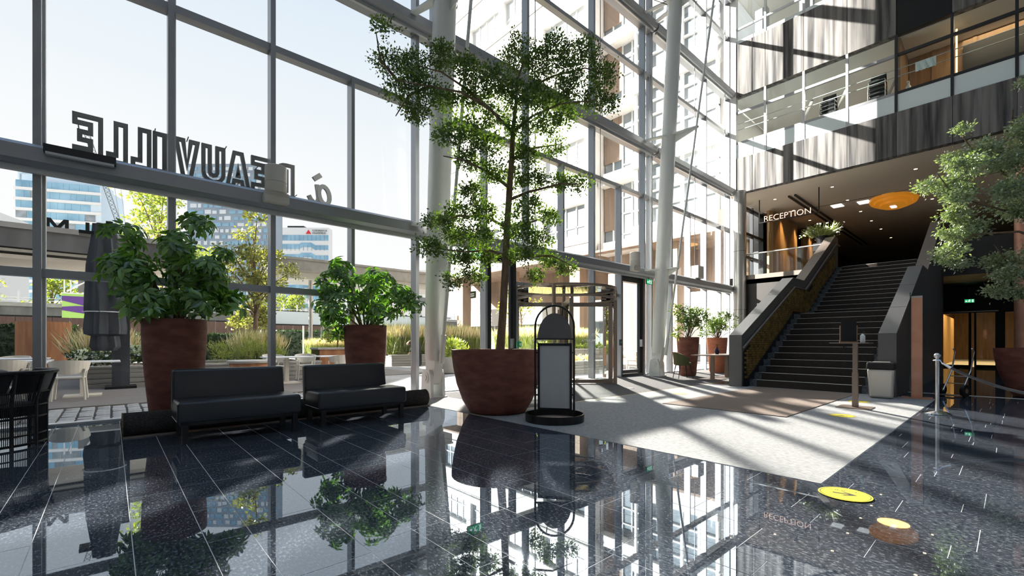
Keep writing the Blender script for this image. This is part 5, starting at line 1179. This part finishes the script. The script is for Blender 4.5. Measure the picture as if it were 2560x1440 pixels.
for dx in (-.5, .5): M().tube([(5.6+dx*.6, 0, 0), (5.0+dx, 0, 26), (-2.3+dx, 0, 52)], .13, 4).build('chord', MT['sign_grey'], t)
q = M()
for k in range(26): a, b = 26+k, 27+k; f_ = lambda z, s: 5.0-7.3*(z-26)/26+s; q.tube([(f_(a, -.5), 0, a), (f_(b, .5), 0, b)], .07, 4); q.tube([(f_(a, .5), 0, a), (f_(b, -.5), 0, b)], .07, 4)
q.build('lacing', MT['sign_grey'], t)
for s in (0, .8): M().tube([(3.6-s*1.6, 0, 44), (5.3-s, 0, 26)], .05, 4).build('hoist_line', MT['sign_grey'], t)
t, L_ = tower('pixel_tower', 'grey tower with scattered small square windows', 'tower', (21.5, 209), (46.5, 186.5), 5, 69, 'tower_grey')
WB = M().box(0, 1, -.25, 0, 0, 1).mesh('window', MT['window_pale']); WB2 = M().box(0, 1, -.2, 0, 0, 1).mesh('window', MT['window_blue']); cnt = 0
for r_ in range(19):
    x = .4+ro.uniform(0, 1.2)
    while x < L_-2 and cnt < 300:
        w_ = ro.choice((1.2, 1.6, 2.4)); z = 24+2.36*r_
        inst('window', WB if ro.random() < .35 else WB2, t, (x, 0, z), (0, 0, 0), (w_, 1, ro.choice((1.2, 1.5)))); cnt += 1; x += w_+ro.uniform(.4, 1.3)
for k in range(30): M().box(k*L_/30, k*L_/30+L_/40, -.3, 0, 2, 23).build('glass_fin', MT['window_blue'] if k % 2 else MT['tower_pale'], t)
t, L_ = tower('office_tower', 'white office tower with blue ribbon windows and red logo', 'tower', (61, 240), (79.5, 224), 5, 57.5, 'tower_white')
for k in range(11):
    z = 52.2-5.0*k
    if k == 0: M().box(0, L_+.02, -.2, 0, z-1.1, z+1.6).build('ribbon_window', MT['window_blue'], t)
    else: M().prism([(0, z-.2), (L_*.42, z-.2), (L_*.48, z-.6+1.3), (L_*.66, z+.7), (L_*.72, z-.6), (L_, z-.6), (L_, z+1.6), (L_*.74, z+1.6), (L_*.66, z+2.9), (L_*.46, z+2.9), (L_*.42, z+2.2), (0, z+2.2)][::1], lambda a, c, d: (a, d, c), -.2, 0).build('ribbon_window', MT['window_blue'], t)
    for j in range(12): M().box(L_*j/12, L_*j/12+.18, -.3, -.2, z-1, z+1.6).build('window_bar', MT['tower_grey'], t)
M().prism([(L_*.55, 54.4), (L_*.55+2.6, 54.4), (L_*.55+1.3, 56.4)], lambda a, c, d: (a, d, c), -.25, 0).build('logo_mark', MT['red_plastic'], t)
o = text_mesh('CUSHMAN &\nWAKEFIELD', 1.25, MT['sign_grey'], 'lettering', t, .05, 'LEFT', .03); o.rotation_euler = (PI/2, 0, 0); o.location = (L_*.55+3.1, -.2, 55.6)
M().box(4, 12, 1, 4, 57.5, 58.6).build('roof_unit', MT['dark_frame'], t)
t, L_ = tower('apartment_tower', 'distant white block with rows of small dark windows beside the mast', 'tower', (57, 118), (66, 110), 14, 21.5, 'tower_white')
for r_ in range(7):
    for c_ in range(8): M().box(.6+1.4*c_, 1.1+1.4*c_, -.1, 0, 2+2.7*r_, 3.5+2.7*r_).build('window', MT['dark_frame'], t)
t, L_ = tower('apartment_block', 'grey white apartment block at the far left under the canopy', 'building', (-40, 175), (-22, 168), 14, 34, 'tower_white')
for r_ in range(8):
    for c_ in range(6): M().box(1+3*c_, 2.6+3*c_, -.1, 0, 4+3.6*r_, 5.8+3.6*r_).build('window', MT['window_grey'], t)
# high block left of the view: its shade keeps the sun off the left half of the hall
sh = Vector((-.687, .727, 0)).normalized(); pe = Vector((.727, .687, 0)).normalized()
c0 = sh*95 + pe*3.95
t = thing('slab_tower', 'tall slab tower outside the frame at the left', 'tower', (c0.x, c0.y, 0), math.atan2(pe.y, pe.x)); M().box(-14, 14, -6, 6, 0, 95).build('body', MT['tower_grey'], t)
for k in range(20): M().box(-14, 14, -6.2, -6, 4+4.4*k, 6.4+4.4*k).build('ribbon_window', MT['window_blue'], t)
# ================================================================ WING ACROSS THE COURT (X = 23 front)
XB = 23.0
t = thing('court_wing', 'white office wing across the court with deep set windows', 'building', (XB, 23, 0))
y_lo, y_hi = 10.0-23, 36-23; top = 31.0
FZ = [7.0+4.4*k for k in range(6)]
nb = 4; Wy0 = 18.0-23; stepy = (y_hi-Wy0-.6)/nb
for z in FZ:
    M().box(0, 1.0, Wy0, y_hi, z, z+1.25).build('spandrel', MT['facade_white'], t)
    M().box(0, 1.0, Wy0, y_hi, z+3.3, z+4.4).build('spandrel', MT['facade_white'], t)
    M().box(-.06, 0, Wy0, y_hi, z+.62, z+.70).build('string_course', MT['concrete'], t)
    for k in range(nb):
        a = Wy0+.6+stepy*k
        M().box(0, 1.0, a-.6, a, z+1.25, z+3.3).build('pier', MT['facade_white'], t)
        M().box(.35, .45, a, a+stepy-.6, z+1.25, z+3.3).build('window', MT['window_pale'] if z > 9 else MT['window_grey'], t)
        for q in range(1, 4): M().box(.28, .36, a+(stepy-.6)*q/4-.04, a+(stepy-.6)*q/4+.04, z+1.25, z+3.3).build('window_bar', MT['white_paint'], t)
        M().box(.28, .36, a, a+stepy-.6, z+1.85, z+1.93).build('window_bar', MT['white_paint'], t)
    M().box(0, 1.0, y_hi-.6, y_hi, z+1.25, z+3.3).build('pier', MT['facade_white'], t)
M().box(1.0, 16, Wy0, y_hi, 7.0, 31.4).build('body', MT['facade_white'], t)
# stair tower recess: stained concrete and corner glazing
for z in FZ:
    M().box(1.2, 1.6, 16.55-23, 17.9-23, z+1.4, z+4.4).build('stained_panel', MT['concrete_brown'], t)
    M().box(.5, 1.6, 15.0-23, 17.9-23, z-.2, z+.5).build('landing_band', MT['facade_white'], t)
    M().box(1.3, 1.35, 15.0-23, 17.9-23, z+.5, z+1.4).build('window', MT['window_grey'], t); M().box(1.3, 1.35, 15.0-23, 16.55-23, z+1.4, z+4.2).build('window', MT['window_grey'], t)
    for yy in (15.05, 15.8, 16.5, 17.2): M().box(1.2, 1.3, yy-23, yy-22.94, z+.5, z+(4.2 if yy < 16.6 else 1.4)).build('window_bar', MT['white_paint'], t)
    for zz in (1.0, 2.3, 3.3): M().box(1.2, 1.3, 15.0-23, 16.55-23, z+zz, z+zz+.06).build('window_bar', MT['white_paint'], t)
M().box(1.6, 8, 15.0-23, 17.9-23, 0, 31).build('stair_core', MT['concrete_brown'], t)
# near block with tall mullioned windows
for z in FZ:
    M().box(0, .8, 10.0-23, 15.0-23, z, z+1.0).build('spandrel', MT['facade_white'], t)
    M().box(.3, .35, 10.0-23, 15.0-23, z+1.0, z+4.4).build('window', MT['window_grey'], t)
    for k in range(6): M().box(.1, .35, 10.0-23+.96*k, 10.14-23+.96*k, z+1.0, z+4.4).build('window_bar', MT['white_paint'], t)
    for zz in (1.9, 2.8, 3.6): M().box(.15, .35, 10.0-23, 15.0-23, z+zz, z+zz+.08).build('window_bar', MT['white_paint'], t)
M().box(.8, 8, 10.0-23, 15.0-23, 7.0, 31).build('body', MT['facade_white'], t)
# ground storey, set back under the overhang
M().box(4, 4.3, 10-23, y_hi, 4.2, 7.0).build('recess_wall', MT['concrete_brown'], t); M().box(0, 4.2, 10-23, y_hi, 6.85, 7.0).build('soffit', MT['concrete_brown'], t)
M().box(3.2, 4.2, 10-23, y_hi, 2.7, 4.2).build('balcony_band', MT['facade_white'], t); M().box(4.4, 4.5, 10-23, y_hi, 0, 2.7).build('window', MT['window_grey'], t)
for k in range(14): M().box(4.3, 4.4, 10.2-23+1.9*k, 10.3-23+1.9*k, 0, 6.8).build('window_bar', MT['white_paint'], t)
for yy in (12.5, 19.5, 26.5, 33): M().box(.6, 1.5, yy-23, yy-22.1, 0, 6.85).build('pillar', MT['concrete_brown'], t)
M().prism([(10-23, 2.7), (13-23, 2.7), (13-23, 1.2), (10-23, .8)], lambda a, c, d: (d, a, c), 2.0, 2.3).build('ramp_wall', MT['facade_white'], t)
t = thing('street_sign', 'green direction board under the overhang left of the tree', 'sign', (24.5, 33.3, 5.48)); M().box(-.05, .05, -1.0, 1.0, -.3, .3).build('board', MT['leaf_hedge'], t); M().box(-.06, -.05, -.85, .85, .02, .12).box(-.06, -.05, -.85, .5, -.16, -.06).build('small_print', MT['white_paint'], t); M().tube([(0, 0, .3), (0, 0, 1.38)], .03, 6).build('hanger', MT['dark_frame'], t)
